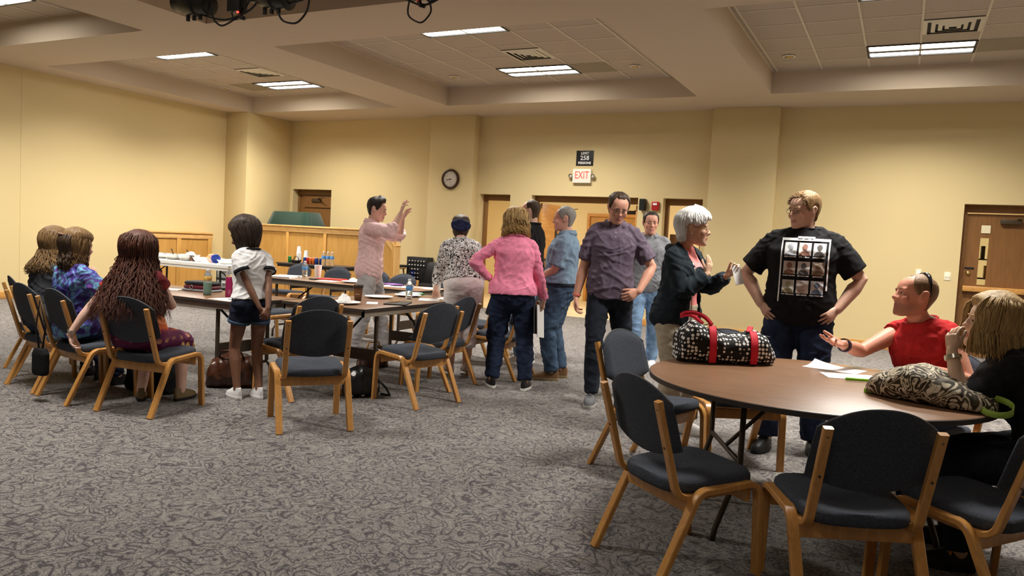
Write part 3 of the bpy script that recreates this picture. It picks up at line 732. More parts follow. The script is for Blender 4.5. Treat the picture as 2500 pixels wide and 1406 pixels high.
def person(label, loc, face, H=1.75, sex='m', skin=(.60, .36, .25), girth=1.0, belly=0.0, hip=None, pel=(0, 0), lean=0, plean=None, side=0, twist=0,
           head=(0, 0, 0), headk=1.0, feet=None, arms=None, top=None, bottom=None, shoes=None, lips=(.50, .19, .16), beard=None, brows=None, eyes=True, voxel=.0084, seated=False, neckfwd=.012, neckup=.044, ears=True, mouth_open=0):
    P = Person(); s = H/1.75; P.s = s; rows = RM if sex == 'm' else RF
    zc = (hip if hip is not None else .915*s); pc = V((pel[0], pel[1], zc))
    pl = lean*.3 if plean is None else plean
    def rot(l, sd, tw): return Matrix.Rotation(R(tw), 3, 'Z') @ Matrix.Rotation(R(sd), 3, 'Y') @ Matrix.Rotation(R(-l), 3, 'X')
    # spine
    N_ = 34; ds = .70*s/N_; ss = [-.11*s+ds*i for i in range(N_+1)]; C_ = []; RT_ = []
    for q in ss:
        k = sstep(.0*s, .34*s, q); RT_.append(rot(pl+(lean-pl)*k, side*k, twist*k))
    p = pc - RT_[0] @ V((0, 0, .11*s)); 
    for i, q in enumerate(ss):
        C_.append(p.copy()); p = p+RT_[i] @ V((0, 0, ds))
    def spine(q):
        i = min(N_-1, max(0, int((q+.11*s)/ds))); f = (q-ss[i])/ds; return C_[i].lerp(C_[i+1], f), RT_[i]
    P.spine = spine
    def tring(q, grow=0.0, gx=1.0, mina=0, minb=0, n=36, front=0):
        a, b, y0 = interp_rows(rows, q/s); gg = girth if q < .42*s else 1+(girth-1)*.5
        a *= s*gg; b *= s*gg; bl = belly*math.exp(-((q/s-.12)/.13)**2)
        a = max(a*gx+grow, mina); b = max(b*gx+grow, minb); c, rm = spine(q); o = []
        for i in range(n):
            t = 2*PI*i/n; cx, sy = math.cos(t), math.sin(t); e = .86
            x = a*math.copysign(abs(cx)**e, cx); y = b*math.copysign(abs(sy)**e, sy)+y0*s
            if sy > 0: y += (bl+front)*sy
            o.append(c+rm @ V((x, y, 0)))
        return o
    P.tring = tring
    # head frame
    nb, rn = spine(.545*s)
    hr = Matrix.Rotation(R(head[0]), 3, 'Z') @ Matrix.Rotation(R(head[2]), 3, 'Y') @ Matrix.Rotation(R(-head[1]), 3, 'X')
    ntop = nb+rn @ V((0, neckfwd, neckup*s))+V((0, 0, .018*s))
    hs = 1.08*headk*(.95+.05*s); hm = Matrix.Translation(ntop) @ hr.to_4x4() @ Matrix.Scale(hs, 4) @ Matrix.Translation(V((0, .018, -.052)))
    P.hm = hm; P.hr = hr
    mb = MB()
    # torso
    qs = [r[0]*s for r in rows]
    mb.loft([tring(q, -.010) for q in np.linspace(-.11*s, .55*s, 18)])
    # neck
    nr = (.055 if sex == 'm' else .045)*s*(1+(girth-1)*.25)
    hc = hm @ V((0, -.02, .08))
    mb.tube([nb-rn @ V((0, .0, .05)), nb+rn @ V((0, 0, .0)), ntop, hc], [nr*1.25, nr*1.05, nr*.98, nr*.95], 16)
    # head
    hb = MB(); hb.loft([[head_pt(u, 2*PI*k/32) for k in range(32)] for u in _hu])
    hb.ell((0, .093, .385*HH), (.0130, .0185, .0125)); hb.ell((0, .087, .45*HH), (.0090, .0135, .033), Matrix.Rotation(R(19), 3, 'X'))
    for q in (-1, 1):
        hb.ell((q*.011, .087, .37*HH), (.0085, .012, .009)); hb.ell((q*.031, .0715, .585*HH), (.024, .012, .008))
        hb.ell((q*.040, .062, .37*HH), (.022, .018, .024))
        hb.ell((q*.0305, .0690, .520*HH), (.0160, .0125, .0080)); hb.ell((q*.0305, .0675, .470*HH), (.0150, .0115, .0060))
        if ears:
            er = Matrix.Rotation(R(q*22), 3, 'Z') @ Matrix.Rotation(R(-8), 3, 'X')
            hb.tube([V((q*.071, -.012, .36*HH)), V((q*.078, -.004, .40*HH)), V((q*.079, .000, .48*HH)), V((q*.082, -.006, .57*HH)), V((q*.086, -.022, .60*HH)), V((q*.087, -.033, .55*HH)), V((q*.082, -.030, .46*HH)), V((q*.073, -.018, .38*HH))], .0055, 8)
            hb.ell((q*.076, -.016, .49*HH), (.006, .017, .027), er)
    hb.ell((0, .081, .235*HH), (.021, .0115, .007)); hb.ell((0, .080, .185*HH-mouth_open), (.019, .0115, .0075)); hb.ell((0, .075, .075*HH), (.02, .014, .014))
    hb.xf(hm); mb.merge(hb)
    # arms
    sw = (.155 if sex == 'm' else .140)*s*(1+(girth-1)*.55); sc_, sr = spine(.452*s)
    ua, fa = .292*s, .248*s; ar = (1.0 if sex == 'm' else .82)*s*(1+(girth-1)*.5)
    P.arm = {}; arms = arms or {}; fing = MB()
    for nm, q in (('L', -1), ('R', 1)):
        A = dict(w=(q*.27*s, .03, .78*s), pole=(q*.3, -1, 0), d=(0, .05, -1), n=(-q, 0, 0), curl=30, spread=3, thumb=25)
        A.update(arms.get(nm, {}))
        sh = sc_+sr @ V((q*(sw+A.get('shx', 0)), A.get('shy', -.006), A.get('shz', 0)))
        el, wr = ik(sh, V(A['w']), ua, fa, V(A['pole']))
        P.arm[nm] = (sh, el, wr)
        mb.tube([sc_+sr @ V((q*.05*s, -.015, .07*s)), sc_+sr @ V((q*.10*s, -.01, .035*s)), sh], [.038*s, .044*s, .052*ar], 12, rnd=True)
        mb.tube([sh, sh.lerp(el, .3), sh.lerp(el, .65), el, el.lerp(wr, .3), el.lerp(wr, .65), wr], [.054*ar, .053*ar, .045*ar, .0395*ar, .043*ar, .035*ar, .0275*ar], 12, rnd=True)
        # hand
        hk = s*(1.0 if sex == 'm' else .9)*A.get('hk', 1); d = V(A['d']).normalized(); n_ = V(A['n']); n_ = (n_-d*n_.dot(d)).normalized(); th = d.cross(n_) if q > 0 else n_.cross(d)   # th: thumb side
        def hp(x, y, z, wr=wr, th=th, d=d, n_=n_, hk=hk): return wr+(th*x+d*y+n_*z)*hk     # x to thumb, y to fingertips, z palm side
        mb.tube([wr, hp(.002, .03, 0), hp(.0, .06, .002), hp(-.002, .088, .002)], [.026*hk, .034*hk, .041*hk, .038*hk], 12, flat=.42, hint=n_)
        mb.tube([hp(.012, .02, .008), hp(.034, .05, .016)], [.017*hk, .014*hk], 8, rnd=True)
        cu = A['curl']; cu = cu if isinstance(cu, (list, tuple)) else [cu]*4; sp = A['spread']
        for k, (fx, fl, fr) in enumerate(((.030, .072, .0088), (.010, .080, .0090), (-.011, .075, .0086), (-.031, .058, .0078))):
            a = R((1.5-k)*sp); fd = (d*math.cos(a)+th*math.sin(a)).normalized(); b = hp(fx, .083-(.006 if k in (0, 3) else 0)-(.006 if k == 3 else 0), .002); pts = [b-fd*.018*hk]; ang = 0; p_ = b
            pts.append(p_)
            for g, ln in enumerate((.45, .32, .23)):
                ang += R(cu[k])*(.7, 1.0, .8)[g]; p_ = p_+(fd*math.cos(ang)+n_*math.sin(ang))*fl*ln*hk; pts.append(p_)
            fing.tube(pts, [fr*hk*1.05, fr*hk*1.05, fr*hk, fr*hk*.93, fr*hk*.8], 8, rnd=True)
        ta = R(A['thumb']); td = (d*math.cos(ta)*.8+th*math.sin(ta)+n_*.45*math.cos(ta)).normalized(); t0 = hp(.022, .022, .010)
        t1 = hp(.034, .048, .016); t2 = t1+td*.034*hk; t3 = t2+(td*.9+d*.35).normalized()*.028*hk
        fing.tube([t0, t1, t2, t3], [.0135*hk, .0125*hk, .0105*hk, .0085*hk], 8, rnd=True)
        P.arm[nm+'hand'] = hp
    # legs
    hx = (.086 if sex == 'm' else .088)*s*(1+(girth-1)*.5); th_, sn = .425*s, .41*s; lr = (1.0 if sex == 'm' else 1.0)*s*(1+(girth-1)*.8)
    P.leg = {}; feet = feet or {}
    for nm, q in (('L', -1), ('R', 1)):
        Fo = dict(p=(q*.105*s, 0), yaw=-q*6, lift=0, pitch=0, pole=(q*.12, 1, .0)); Fo.update(feet.get(nm, {}))
        an = V((Fo['p'][0], Fo['p'][1], .085*s+Fo['lift'])); hj = pc+RT_[3] @ V((q*hx, 0, -.015))
        kn, an = ik(hj, an, th_, sn, V(Fo['pole']))
        fr = Matrix.Rotation(R(Fo['yaw']), 3, 'Z') @ Matrix.Rotation(R(-Fo['pitch']), 3, 'X')
        P.leg[nm] = (hj, kn, an, fr)
        mb.tube([hj, hj.lerp(kn, .35), hj.lerp(kn, .7), kn, kn.lerp(an, .3), kn.lerp(an, .7), an], [.080*lr, .076*lr, .062*lr, .050*lr, .053*lr, .040*lr, .034*lr], 14, rnd=True)
        hl = an+fr @ V((0, -.045*s, -.045*s)); mb.tube([hl, an+fr @ V((0, .03*s, -.045*s)), an+fr @ V((0, .12*s, -.06*s)), an+fr @ V((0, .155*s, -.065*s))], [.028*s, .036*s, .03*s, .018*s], 10, rnd=True, flat=.8)
    me = remesh(mb, voxel, 2, .5)
    # tint
    nv = len(me.vertices); co = np.zeros(nv*3, np.float32); me.vertices.foreach_get('co', co); co = co.reshape(-1, 3)
    fm = fing.mesh('f'); 
    bm = bmesh.new(); bm.from_mesh(me); bm.from_mesh(fm); bm.to_mesh(me); bm.free(); bpy.data.meshes.remove(fm)
    nv = len(me.vertices); co = np.zeros(nv*3, np.float32); me.vertices.foreach_get('co', co); co = co.reshape(-1, 3)
    col = np.ones((nv, 4), np.float32); col[:, :3] = skin
    inv = np.array(hm.inverted()); hl_ = co @ inv[:3, :3].T + inv[:3, 3]
    x, y, z = hl_[:, 0], hl_[:, 1], hl_[:, 2]/HH
    inh = (z > -.05) & (z < 1.1) & (abs(x) < .11) & (y > -.13) & (y < .13)
    if beard is not None:
        bw = inh*np.clip((.36-z)/.12, 0, 1)*np.clip((z+.06)/.06, 0, 1)*np.clip((y+.02)/.05, 0, 1)*beard[1]
        col[:, :3] = col[:, :3]*(1-bw[:, None])+np.array(beard[0])*bw[:, None]
    mk = inh & (abs(x) < .025*(1-abs(z-.21)*2)) & (z > .165-mouth_open*6) & (z < .255) & (y > .075); col[mk, :3] = lips
    ck = np.exp(-(((abs(x)-.042)/.018)**2+((z-.37)/.09)**2))*(y > .0)*inh; ck = np.maximum(ck, np.exp(-((x/.014)**2+((z-.385)/.05)**2))*(y > .085)*inh)
    col[:, :3] *= 1-ck[:, None]*np.array([-.05, .13, .15])
    ca = me.color_attributes.new('tint', 'FLOAT_COLOR', 'POINT'); ca.data.foreach_set('color', col.ravel())
    body = link('person', me, 'skin', None, True); body.location = (loc[0], loc[1], loc[2] if len(loc) > 2 else 0); body.rotation_euler = (0, 0, R(face-90))
    tag(body, label, 'person'); P.o = body
    # eyes, brows
    if eyes:
        for q in (-1, 1):
            e = MB().ell((0, 0, 0), (.0118, .0118, .0105)).xf(hm @ Matrix.Translation(V((q*.0305, .0685, .497*HH)))).obj('eye', 'eye_white', body, True)
            MB().ell((0, 0, 0), (.0058, .004, .0058), seg=10, rings=6).xf(hm @ Matrix.Translation(V((q*.0305, .0790, .496*HH)))).obj('iris', 'iris', e, True)
    if brows:
        for q in (-1, 1):
            MB().tube([hm @ V((q*a, b, c*HH)) for a, b, c in ((.012, .0865, .588), (.024, .0865, .596), (.037, .0785, .592), (.047, .067, .574))], [.0026, .0034, .0030, .0015], 6).obj('eyebrow', brows, body, True)
    # ------------- clothing
    def finish(mbx, name, m_, vx, wr_=.006, sm=2, fs=None, parent=body, seed=0, fold=((.30, .2, .93), (-.55, .25, .80), (.9, -.35, .12))):
        mm = remesh(mbx, vx, sm, .5); 
        if wr_:
            nv = len(mm.vertices); c = np.zeros(nv*3, np.float32); mm.vertices.foreach_get('co', c); c = c.reshape(-1, 3)
            nn = np.zeros(nv*3, np.float32); mm.vertex_normals.foreach_get('vector', nn); nn = nn.reshape(-1, 3)
            d = np.empty(nv, np.float32); sx = seed*3.7
            D1, D2, D3 = fold
            for i in range(nv):
                a, b, e = c[i]; t = 0.0
                for k, (dx, dy, dz) in enumerate((D1, D2, D3)):
                    q = a*dx+b*dy+e*dz
                    n1 = noise.noise((q*(15, 19, 11)[k]+sx+k*7.3+1.2*noise.noise((a*6, b*6+k, e*6)), (a+b)*4.2+k, e*3.6+sx))
                    m1 = noise.noise((a*5+k*3.1+sx, b*5, e*5))
                    t += (max(0, 1-abs(n1)*3.6)**1.4)*max(0, .55+m1*1.1)
                d[i] = t*1.25-.35
            c = c+nn*(d*wr_)[:, None]; mm.vertices.foreach_set('co', c.astype(np.float32).ravel()); mm.update()
        return link(name, mm, m_, parent, True)
    P.finish = finish
    def arm_pts(nm, f0, f1, n=6):
        sh, el, wr = P.arm[nm]; o = []
        for i in range(n+1):
            f = f0+(f1-f0)*i/n; o.append(sh.lerp(el, f) if f <= 1 else el.lerp(wr, min(1, f-1)))
        return o
    def arm_r(f): return float(np.interp(f, [0, .3, .65, 1, 1.3, 1.65, 2], [.054, .053, .045, .0395, .043, .035, .0275]))*ar
    P.arm_pts = arm_pts; P.arm_r = arm_r
    if top:
        T_ = dict(mat='black', sleeve=.6, hem=-.06, neck=.535, loose=.012, sl=.012, flare=.016, wr=.006, name='shirt', vx=.0095, mina=0, minb=0, bust=0, hang=0); T_.update(top)
        g = MB(); rg = []
        qq = list(np.linspace(T_['hem']*s, .43*s, 14))+list(np.linspace(.45*s, T_['neck']*s, 6))
        for q in qq:
            lo = T_['loose'] if q < .40*s else T_['loose']*(.9 if q < .48*s else .55)
            k = 1-sstep(-.05*s, .35*s, q)
            rg.append(tring(q, lo+T_['hang']*k, mina=(T_['mina']*s if q < .36*s else 0), minb=(T_['minb']*s if q < .36*s else 0), front=T_['bust']*math.exp(-((q/s-.33)/.075)**2)))
        g.loft(rg)
        P.neck_ring = rg[-1]; P.hem_ring = rg[0]; P.sleeve_end = {}
        for nm, q in (('L', -1), ('R', 1)):
            sh = P.arm[nm][0]
            g.tube([sc_+sr @ V((q*.04*s, -.012, .066*s)), sc_+sr @ V((q*.10*s, -.008, .035*s)), sh], [.042*s, .052*s, .058*ar+.009], 14, rnd=True)
            if T_['sleeve'] > 0:
                pts = arm_pts(nm, 0, T_['sleeve'], 9); n = len(pts)
                if T_['sleeve'] <= 1: rr = [arm_r(T_['sleeve']*i/(n-1))+T_['sl']+T_['flare']*(i/(n-1)) for i in range(n)]
                else: rr = [arm_r(T_['sleeve']*i/(n-1))+T_['sl'] for i in range(n)]
                g.tube(pts, rr, 16); P.sleeve_end[nm] = (pts[-1], (pts[-1]-pts[-2]).normalized(), rr[-1])
        if T_.get('extra'): T_['extra'](g, P)
        P.top = finish(g, T_['name'], T_['mat'], T_['vx'], T_['wr'], seed=len(label))
    if bottom:
        B_ = dict(mat='jeans', len=1.97, waist=.10, loose=.010, ll=.012, bell=0, wr=.005, name='trousers', vx=.0108); B_.update(bottom)
        g = MB(); g.loft([tring(q, B_['loose']) for q in np.linspace(-.10*s, B_['waist']*s, 9)])
        P.cuff = {}
        for nm in 'LR':
            hj, kn, an, fr = P.leg[nm]; n = 10; pts = []; rr = []
            for i in range(n+1):
                f = B_['len']*i/n; p_ = hj.lerp(kn, f) if f <= 1 else kn.lerp(an, f-1); pts.append(p_)
                r0 = float(np.interp(f, [0, .35, .7, 1, 1.3, 1.7, 2], [.082, .078, .066, .055, .056, .046, .042]))*lr; rr.append(r0+B_['ll']+B_['bell']*max(0, f-.9))
            g.tube(pts, rr, 16); P.cuff[nm] = (pts[-1], rr[-1])
        g.tube([P.leg['L'][0].lerp(P.leg['L'][1], .1)+V((0, 0, -.0)), P.leg['R'][0].lerp(P.leg['R'][1], .1)], .084*lr+.004, 14, rnd=True)
        g.ell(pc+RT_[0] @ V((0, -.012, -.075*s)), (.125*s*girth, .112*s*girth, .085*s), RT_[0])
        if seated: g.tube([P.leg['L'][0]+V((0, -.02, 0)), P.leg['R'][0]+V((0, -.02, 0))], .095*s*girth, 14, rnd=True)
        P.bottom = finish(g, B_['name'], B_['mat'], B_['vx'], B_['wr'], seed=len(label)+5, fold=((.25, .3, .92), (-.5, .2, .84), (.5, -.4, .78)))
    if shoes:
        S_ = dict(mat='white_plastic', sole='white_plastic', high=.0, k=1.0); S_.update(shoes)
        for nm in 'LR':
            hj, kn, an, fr = P.leg[nm]; base_z = -.085*s; k = s*S_['k']
            def so(y, w, z): return [an+fr @ V((w*math.copysign(abs(math.cos(t))**.8, math.cos(t))*k, (y)*k, 0))+fr @ V((0, 0, z)) for t in [0]]
            def outline(z, grow, y0=-.075, y1=.185):
                o = []
                for i in range(24):
                    t = 2*PI*i/24; c_, s_ = math.cos(t), math.sin(t); y = (y0+y1)/2+(y1-y0)/2*s_; ww = .036+.012*sstep(-.05, .11, y)
                    o.append(an+fr @ V(((ww+grow)*math.copysign(abs(c_)**.75, c_)*k, y*k+math.copysign(grow, s_)*abs(s_)*k, z)))
                return o
            sh_ = MB().loft([outline(base_z+.022*k, 0), outline(base_z+.045*k, .001, -.074, .180), outline(base_z+.062*k, -.004, -.072, .150), outline(base_z+.078*k, -.009, -.068, .095), outline(base_z+.095*k+S_['high'], -.012, -.060, .045), outline(base_z+.108*k+S_['high'], -.013, -.055, .03)]).obj('shoe', S_['mat'], body, True, auto=70)
            MB().loft([outline(base_z+.001, .001), outline(base_z+.012*k, .004), outline(base_z+.026*k, .003)]).obj('sole', S_['sole'], sh_, True, auto=50)
            if S_.get('lace'):
                lm = MB()
                for j in range(4):
                    y = .06+.022*j; z = base_z+(.098-.011*j)*k; lm.tube([an+fr @ V((-.022*k, y*k, z-.004)), an+fr @ V((0, y*k, z+.004)), an+fr @ V((.022*k, y*k, z-.004))], .003, 5)
                lm.obj('laces', S_['lace'], sh_)
    return P

# ---- hair
def hairline(kind):
    T_ = {'short': [(0, .84), (30, .84), (48, .79), (58, .67), (66, .55), (74, .44), (86, .46), (92, .60), (104, .58), (112, .40), (125, .17), (180, .11)],
          'recede': [(0, .87), (22, .86), (38, .90), (52, .80), (60, .66), (68, .54), (76, .45), (86, .46), (92, .60), (104, .58), (112, .40), (125, .17), (180, .11)],
          'bald': [(0, 1.02), (60, 1.0), (75, .93), (84, .62), (88, .50), (92, .60), (104, .58), (112, .40), (125, .15), (180, .10)],
          'bald2': [(0, .97), (40, .97), (58, .86), (70, .68), (80, .50), (88, .46), (92, .60), (104, .58), (112, .40), (125, .15), (180, .10)],
          'full': [(0, .80), (35, .76), (55, .62), (66, .44), (75, .30), (90, .28), (110, .16), (130, .06), (180, .02)],
          'fringe': [(0, .72), (35, .70), (52, .68), (64, .60), (74, .55), (84, .56), (92, .60), (104, .54), (112, .36), (125, .20), (180, .14)]}[kind]
    return lambda th: float(np.interp(min(180, abs(math.degrees(th))), [t[0] for t in T_], [t[1] for t in T_]))
def hair_cap(P, kind, m_, thick=.012, topk=1.0, rough=.004, name='hair', freq=38, front=0.0, seed=1.0, vk=1.0):
    hl = hairline(kind); nu, nt = 44, 72; mb = MB(); idx = {}
    for i in range(nu+1):
        u = 1-(1-i/nu)**1.0; u = i/nu
        for j in range(nt):
            th = -PI+2*PI*j/nt; d = u-hl(th); k = sstep(-.01, .07, d)
            q = head_pt(u, th); n1 = noise.noise((q.x*freq+seed, q.y*freq, q.z*freq*.35)); n2 = noise.noise((q.x*90, q.y*90+seed, q.z*30))
            t = thick*(1+(topk-1)*sstep(.6, .95, u)); t += front*sstep(.75, .95, u)*max(0, math.cos(th))**2
            off = k*(t+rough*n1+rough*.6*n2)-.006*(1-k)
            mb.v.append(tuple(head_pt(u, th, off))); idx[i, j] = (d > -.05)
    for i in range(nu):
        for j in range(nt):
            k = (j+1) % nt
            if any(idx[a] for a in ((i, j), (i, k), (i+1, j), (i+1, k))): mb.f.append((i*nt+j, i*nt+k, (i+1)*nt+k, (i+1)*nt+j))
    mb.f.append(tuple(nu*nt+j for j in range(nt)))
    mb.xf(P.hm); return mb.obj(name, m_, P.o, True)
def hair_locks(P, m_, n=160, th0=60, th1=180, u0=(.75, .98), uleave=.35, length=.25, off=.014, curl=.012, r=.011, fall=(0, -.15, -1), spread=.02, name='lock_hair', seed=3, world_down=True, tipk=.25, cf=22, keep=None, segs=9, flick=0.0):
    """tapering locks that run down the skull and then hang; one mesh"""
    rnd = random.Random(seed); mb = MB(); inv = P.hm.to_3x3().inverted()
    dn = (inv @ V(fall)).normalized() if world_down else V(fall).normalized()
    for k in range(n):
        sgn = rnd.choice((-1, 1)); th = R(rnd.uniform(th0, th1))*sgn; ua = rnd.uniform(*u0); ul = uleave+rnd.uniform(-.06, .06)
        o = off*rnd.uniform(.75, 1.25); pts = []; ph = rnd.uniform(0, 6.28); ln = length*rnd.uniform(.82, 1.08); cv = curl*rnd.uniform(.5, 1.3)
        m1 = max(3, int((ua-ul)/.09)+1)
        for i in range(m1+1):
            u = ua+(ul-ua)*i/m1; pts.append(head_pt(u, th*(1+.04*math.sin(ph)), o*min(1, .4+i*.4)))
        p = pts[-1]; out = V((math.sin(th), math.cos(th), 0)); d = (pts[-1]-pts[-2]).normalized()
        for i in range(1, segs+1):
            f = i/segs; d = (d*.55+dn*.45).normalized(); p = p+d*ln/segs
            side_ = V((math.cos(th), -math.sin(th), 0))
            q = p+out*(spread*f+flick*f*f+cv*math.sin(ph+f*ln*cf*3))+side_*cv*math.cos(ph+f*ln*cf*3); pts.append(q)
        if keep and not keep(pts): continue
        nn = len(pts); rr = [r*(.55+.45*min(1, i/2))*(1-(1-tipk)*max(0, (i/(nn-1)-.55)/.45)**1.5) for i in range(nn)]
        mb.tube([P.hm @ q for q in pts], [a*rnd.uniform(.8, 1.2) for a in rr], 4, flat=.8)
    return mb.obj(name, m_, P.o, True)
def short_tufts(P, m_, n=220, kind='short', length=.022, off=.008, r=.006, seed=5, lift=.5, name='hair_tufts', comb=(0, -1, 0), umin=.5):
    rnd = random.Random(seed); mb = MB(); hl = hairline(kind); c = V(comb)
    k = 0
    while k < n:
        th = rnd.uniform(-PI, PI); u = rnd.uniform(umin, .99)
        if u < hl(th)+.02: k += .2; continue
        p = head_pt(u, th, off); q = head_pt(u, th, off+.02)-p; q.normalize(); d = (c*(1-lift)+q*lift+V((rnd.uniform(-.3, .3), rnd.uniform(-.3, .3), rnd.uniform(-.2, .2)))).normalized(); L_ = length*rnd.uniform(.7, 1.2)
        mb.tube([P.hm @ (p-q*.006), P.hm @ (p+d*L_*.5), P.hm @ (p+d*L_-q*.2*L_)], [r, r*.8, r*.15], 5); k += 1
    return mb.obj(name, m_, P.o, True)
def glasses(P, m_='black_metal', lens=True, w_=.024, h_=.015, z=.495):
    mb = MB()
    for q in (-1, 1):
        pts = [V((q*.032+w_*math.copysign(abs(math.cos(t))**.7, math.cos(t)), .095-.010*abs(q*.032+w_*math.cos(t))/.05, z*HH+h_*math.copysign(abs(math.sin(t))**.7, math.sin(t)))) for t in [2*PI*i/20 for i in range(21)]]
        mb.tube([P.hm @ p for p in pts], .0016, 5)
        mb.tube([P.hm @ V(p) for p in ((q*.055, .086, z*HH+.006), (q*.070, .06, z*HH+.007), (q*.078, -.01, z*HH+.004), (q*.079, -.028, z*HH-.012))], .0018, 5)
    mb.tube([P.hm @ V(p) for p in ((-.009, .0945, z*HH+.004), (0, .101, z*HH+.007), (.009, .0945, z*HH+.004))], .0016, 5)
    g = mb.obj('glasses', m_, P.o, True)
    if lens:
        for q in (-1, 1):
            MB().lathe([(0, .0), (.9, .0), (.9, .06), (0, .06)], seg=18).xf(P.hm @ Matrix.Translation(V((q*.032, .092, z*HH))) @ Matrix.Rotation(R(q*-9), 4, 'Z') @ Matrix.Diagonal((w_, .012, h_, 1)) @ Matrix.Rotation(PI/2, 4, 'X')).obj('lens', mat('glass_lens', (1, 1, 1), .03, trans=1, ior=1.02), g, True)
    return g
def collar_band(P, m_, r=.008, ring=None, name='collar', dz=0.0, k=1.0):
    ring = ring or P.neck_ring; c = sum((V(p) for p in ring), V())/len(ring)
    pts = [c+(V(p)-c)*k+V((0, 0, dz)) for p in ring]; pts.append(pts[0]); pts.append(pts[1])
    return MB().tube(pts, r, 8, cap=False).obj(name, m_, P.o, True)
def shirt_collar(P, m_, h=.038, name='collar', gap=24, flare=.008, stand=.010):
    """folded shirt collar open at the front"""
    c, rm = P.spine(.535*P.s); n = 30; A_ = []; nr = P.neck_ring; ctr = sum((V(p) for p in nr), V())/len(nr)
    a = max((V(p)-ctr).length for p in nr)
    rows = [[], [], [], []]
    for i in range(n+1):
        t = R(90+gap+(360-2*gap)*i/n); u = abs(i/n-.5)*2      # u=1 at the front tips
        dx, dy = math.cos(t), math.sin(t)
        def pt(rad, z, fy=0): return ctr+rm @ V((dx*rad, dy*rad*.92+fy, z))
        rows[0].append(pt(a*.86, .0)); rows[1].append(pt(a*.90, h*.75-.020*u**2)); rows[2].append(pt(a*.98, h*.85-.022*u**2)); rows[3].append(pt(a*1.12+flare*(1+u), stand-h*.6-.016*u**3))
    mb = MB().loft(rows, cap=False, closed=False); o = mb.obj(name, m_, P.o, True)
    q = o.modifiers.new('thick', 'SOLIDIFY'); q.thickness = .004; q.offset = 0
    return o
def band(P, nm, f, r, m_, name, wid=.012):
    pts = P.arm_pts(nm, f-.04, f+.04, 2); d = (pts[2]-pts[0]).normalized(); c = pts[1]; x, y = frame(d); rad = P.arm_r(f)+.003
    mb = MB(); prof = [(rad, -wid/2), (rad+r, -wid/2), (rad+r, wid/2), (rad, wid/2), (rad, -wid/2)]
    mb.loft([[c+(x*math.cos(t)+y*math.sin(t))*a+d*b for a, b in prof] for t in [2*PI*k/20 for k in range(21)]], cap=False)
    return mb.obj(name, m_, P.o, True, auto=40)
# ---------------------------------------------------------------- people
def cloth(name, c, var=.12, scale=30, rough=.85, bumps=(300, .15)): return mat(name, c, rough, spec=.2, var=(scale, var), bump=bumps)
cloth('denim_navy', (.018, .028, .062), .35, 14); cloth('denim_mid', (.045, .075, .125), .35, 14); cloth('denim_light', (.20, .32, .50), .3, 14); cloth('denim_black', (.014, .017, .026), .3, 14)
cloth('denim_short', (.012, .016, .032), .5, 18)
cloth('pink_shirt', (.86, .59, .59)); cloth('pink_hot', (.88, .27, .42)); cloth('pink_tee', (.85, .27, .27)); cloth('pale_pink', (.88, .82, .82), .06)
cloth('grey_chino', (.52, .50, .51), .08); cloth('white_tee', (.78, .78, .79), .04); cloth('blue_shirt', (.19, .27, .37), .15); cloth('purple_polo', (.145, .11, .155), .18)
cloth('grey_polo', (.26, .27, .30)); cloth('black_cotton', (.012, .012, .013), .2); cloth('hoodie', (.016, .024, .032), .25); cloth('red_cotton', (.46, .022, .024), .15); cloth('khaki', (.42, .36, .27)); cloth('dark_grey', (.045, .047, .055)); cloth('navy_cloth', (.02, .025, .07)); cloth('black_sweater', (.012, .012, .014), .3)
def f_floral(N, L, c):
    v = n_noise(N, L, c, 9, 1, 3.2); w1 = n_math(N, L, 'FRACT', n_math(N, L, 'MULTIPLY', v, 6)); vo = n_voro(N, L, c, 26); d = vo.outputs['Distance']
    a = n_ramp(N, L, w1, [(.36, (.016, .015, .018)), (.39, (.84, .82, .82))], 'LINEAR')
    b = n_ramp(N, L, d, [(.22, (.82, .80, .80)), (.25, (.02, .02, .02)), (.32, (.02, .02, .02)), (.35, (1, 1, 1))])
    return n_mix(N, L, 1, a, b, 'MULTIPLY')
graph('floral', f_floral, .8)
def f_tiedye(N, L, c):
    return n_ramp(N, L, n_noise(N, L, c, 6.5, 3, 2.0), [(.32, (.012, .012, .07)), (.42, (.06, .03, .22)), (.49, (.08, .09, .38)), (.55, (.16, .42, .55)), (.61, (.08, .05, .30)), (.72, (.24, .08, .38))])
graph('tiedye', f_tiedye, .7)
def f_dress(N, L, c):
    z = n_sep(N, L, c)[2]; n = n_noise(N, L, c, 13, 3, 1.5)
    zz = n_math(N, L, 'ADD', z, n_math(N, L, 'MULTIPLY', n_math(N, L, 'SUBTRACT', n, .5), .16))
    base_ = n_ramp(N, L, n_math(N, L, 'MULTIPLY', zz, .8), [(.36, (.09, .008, .05)), (.45, (.12, .012, .055)), (.475, (.55, .10, .025)), (.53, (.66, .20, .06)), (.60, (.62, .12, .03)), (.68, (.35, .03, .02)), (.76, (.14, .012, .016))])
    vo = n_voro(N, L, n_map(N, L, c, (1, 1, 1.0)), 10, 'F1', .35).outputs['Distance']
    spot = n_ramp(N, L, vo, [(.30, (1, 1, 1)), (.36, (0, 0, 0))]); low = n_ramp(N, L, z, [(.47, (1, 1, 1)), (.53, (0, 0, 0))])
    return n_mix(N, L, n_mix(N, L, 1, spot, low, 'MULTIPLY'), base_, (.62, .36, .12))
graph('dress_print', f_dress, .8)
SK = (.72, .45, .34); SKR = (.70, .36, .26); SKT = (.72, .47, .34); SKD = (.19, .09, .054)

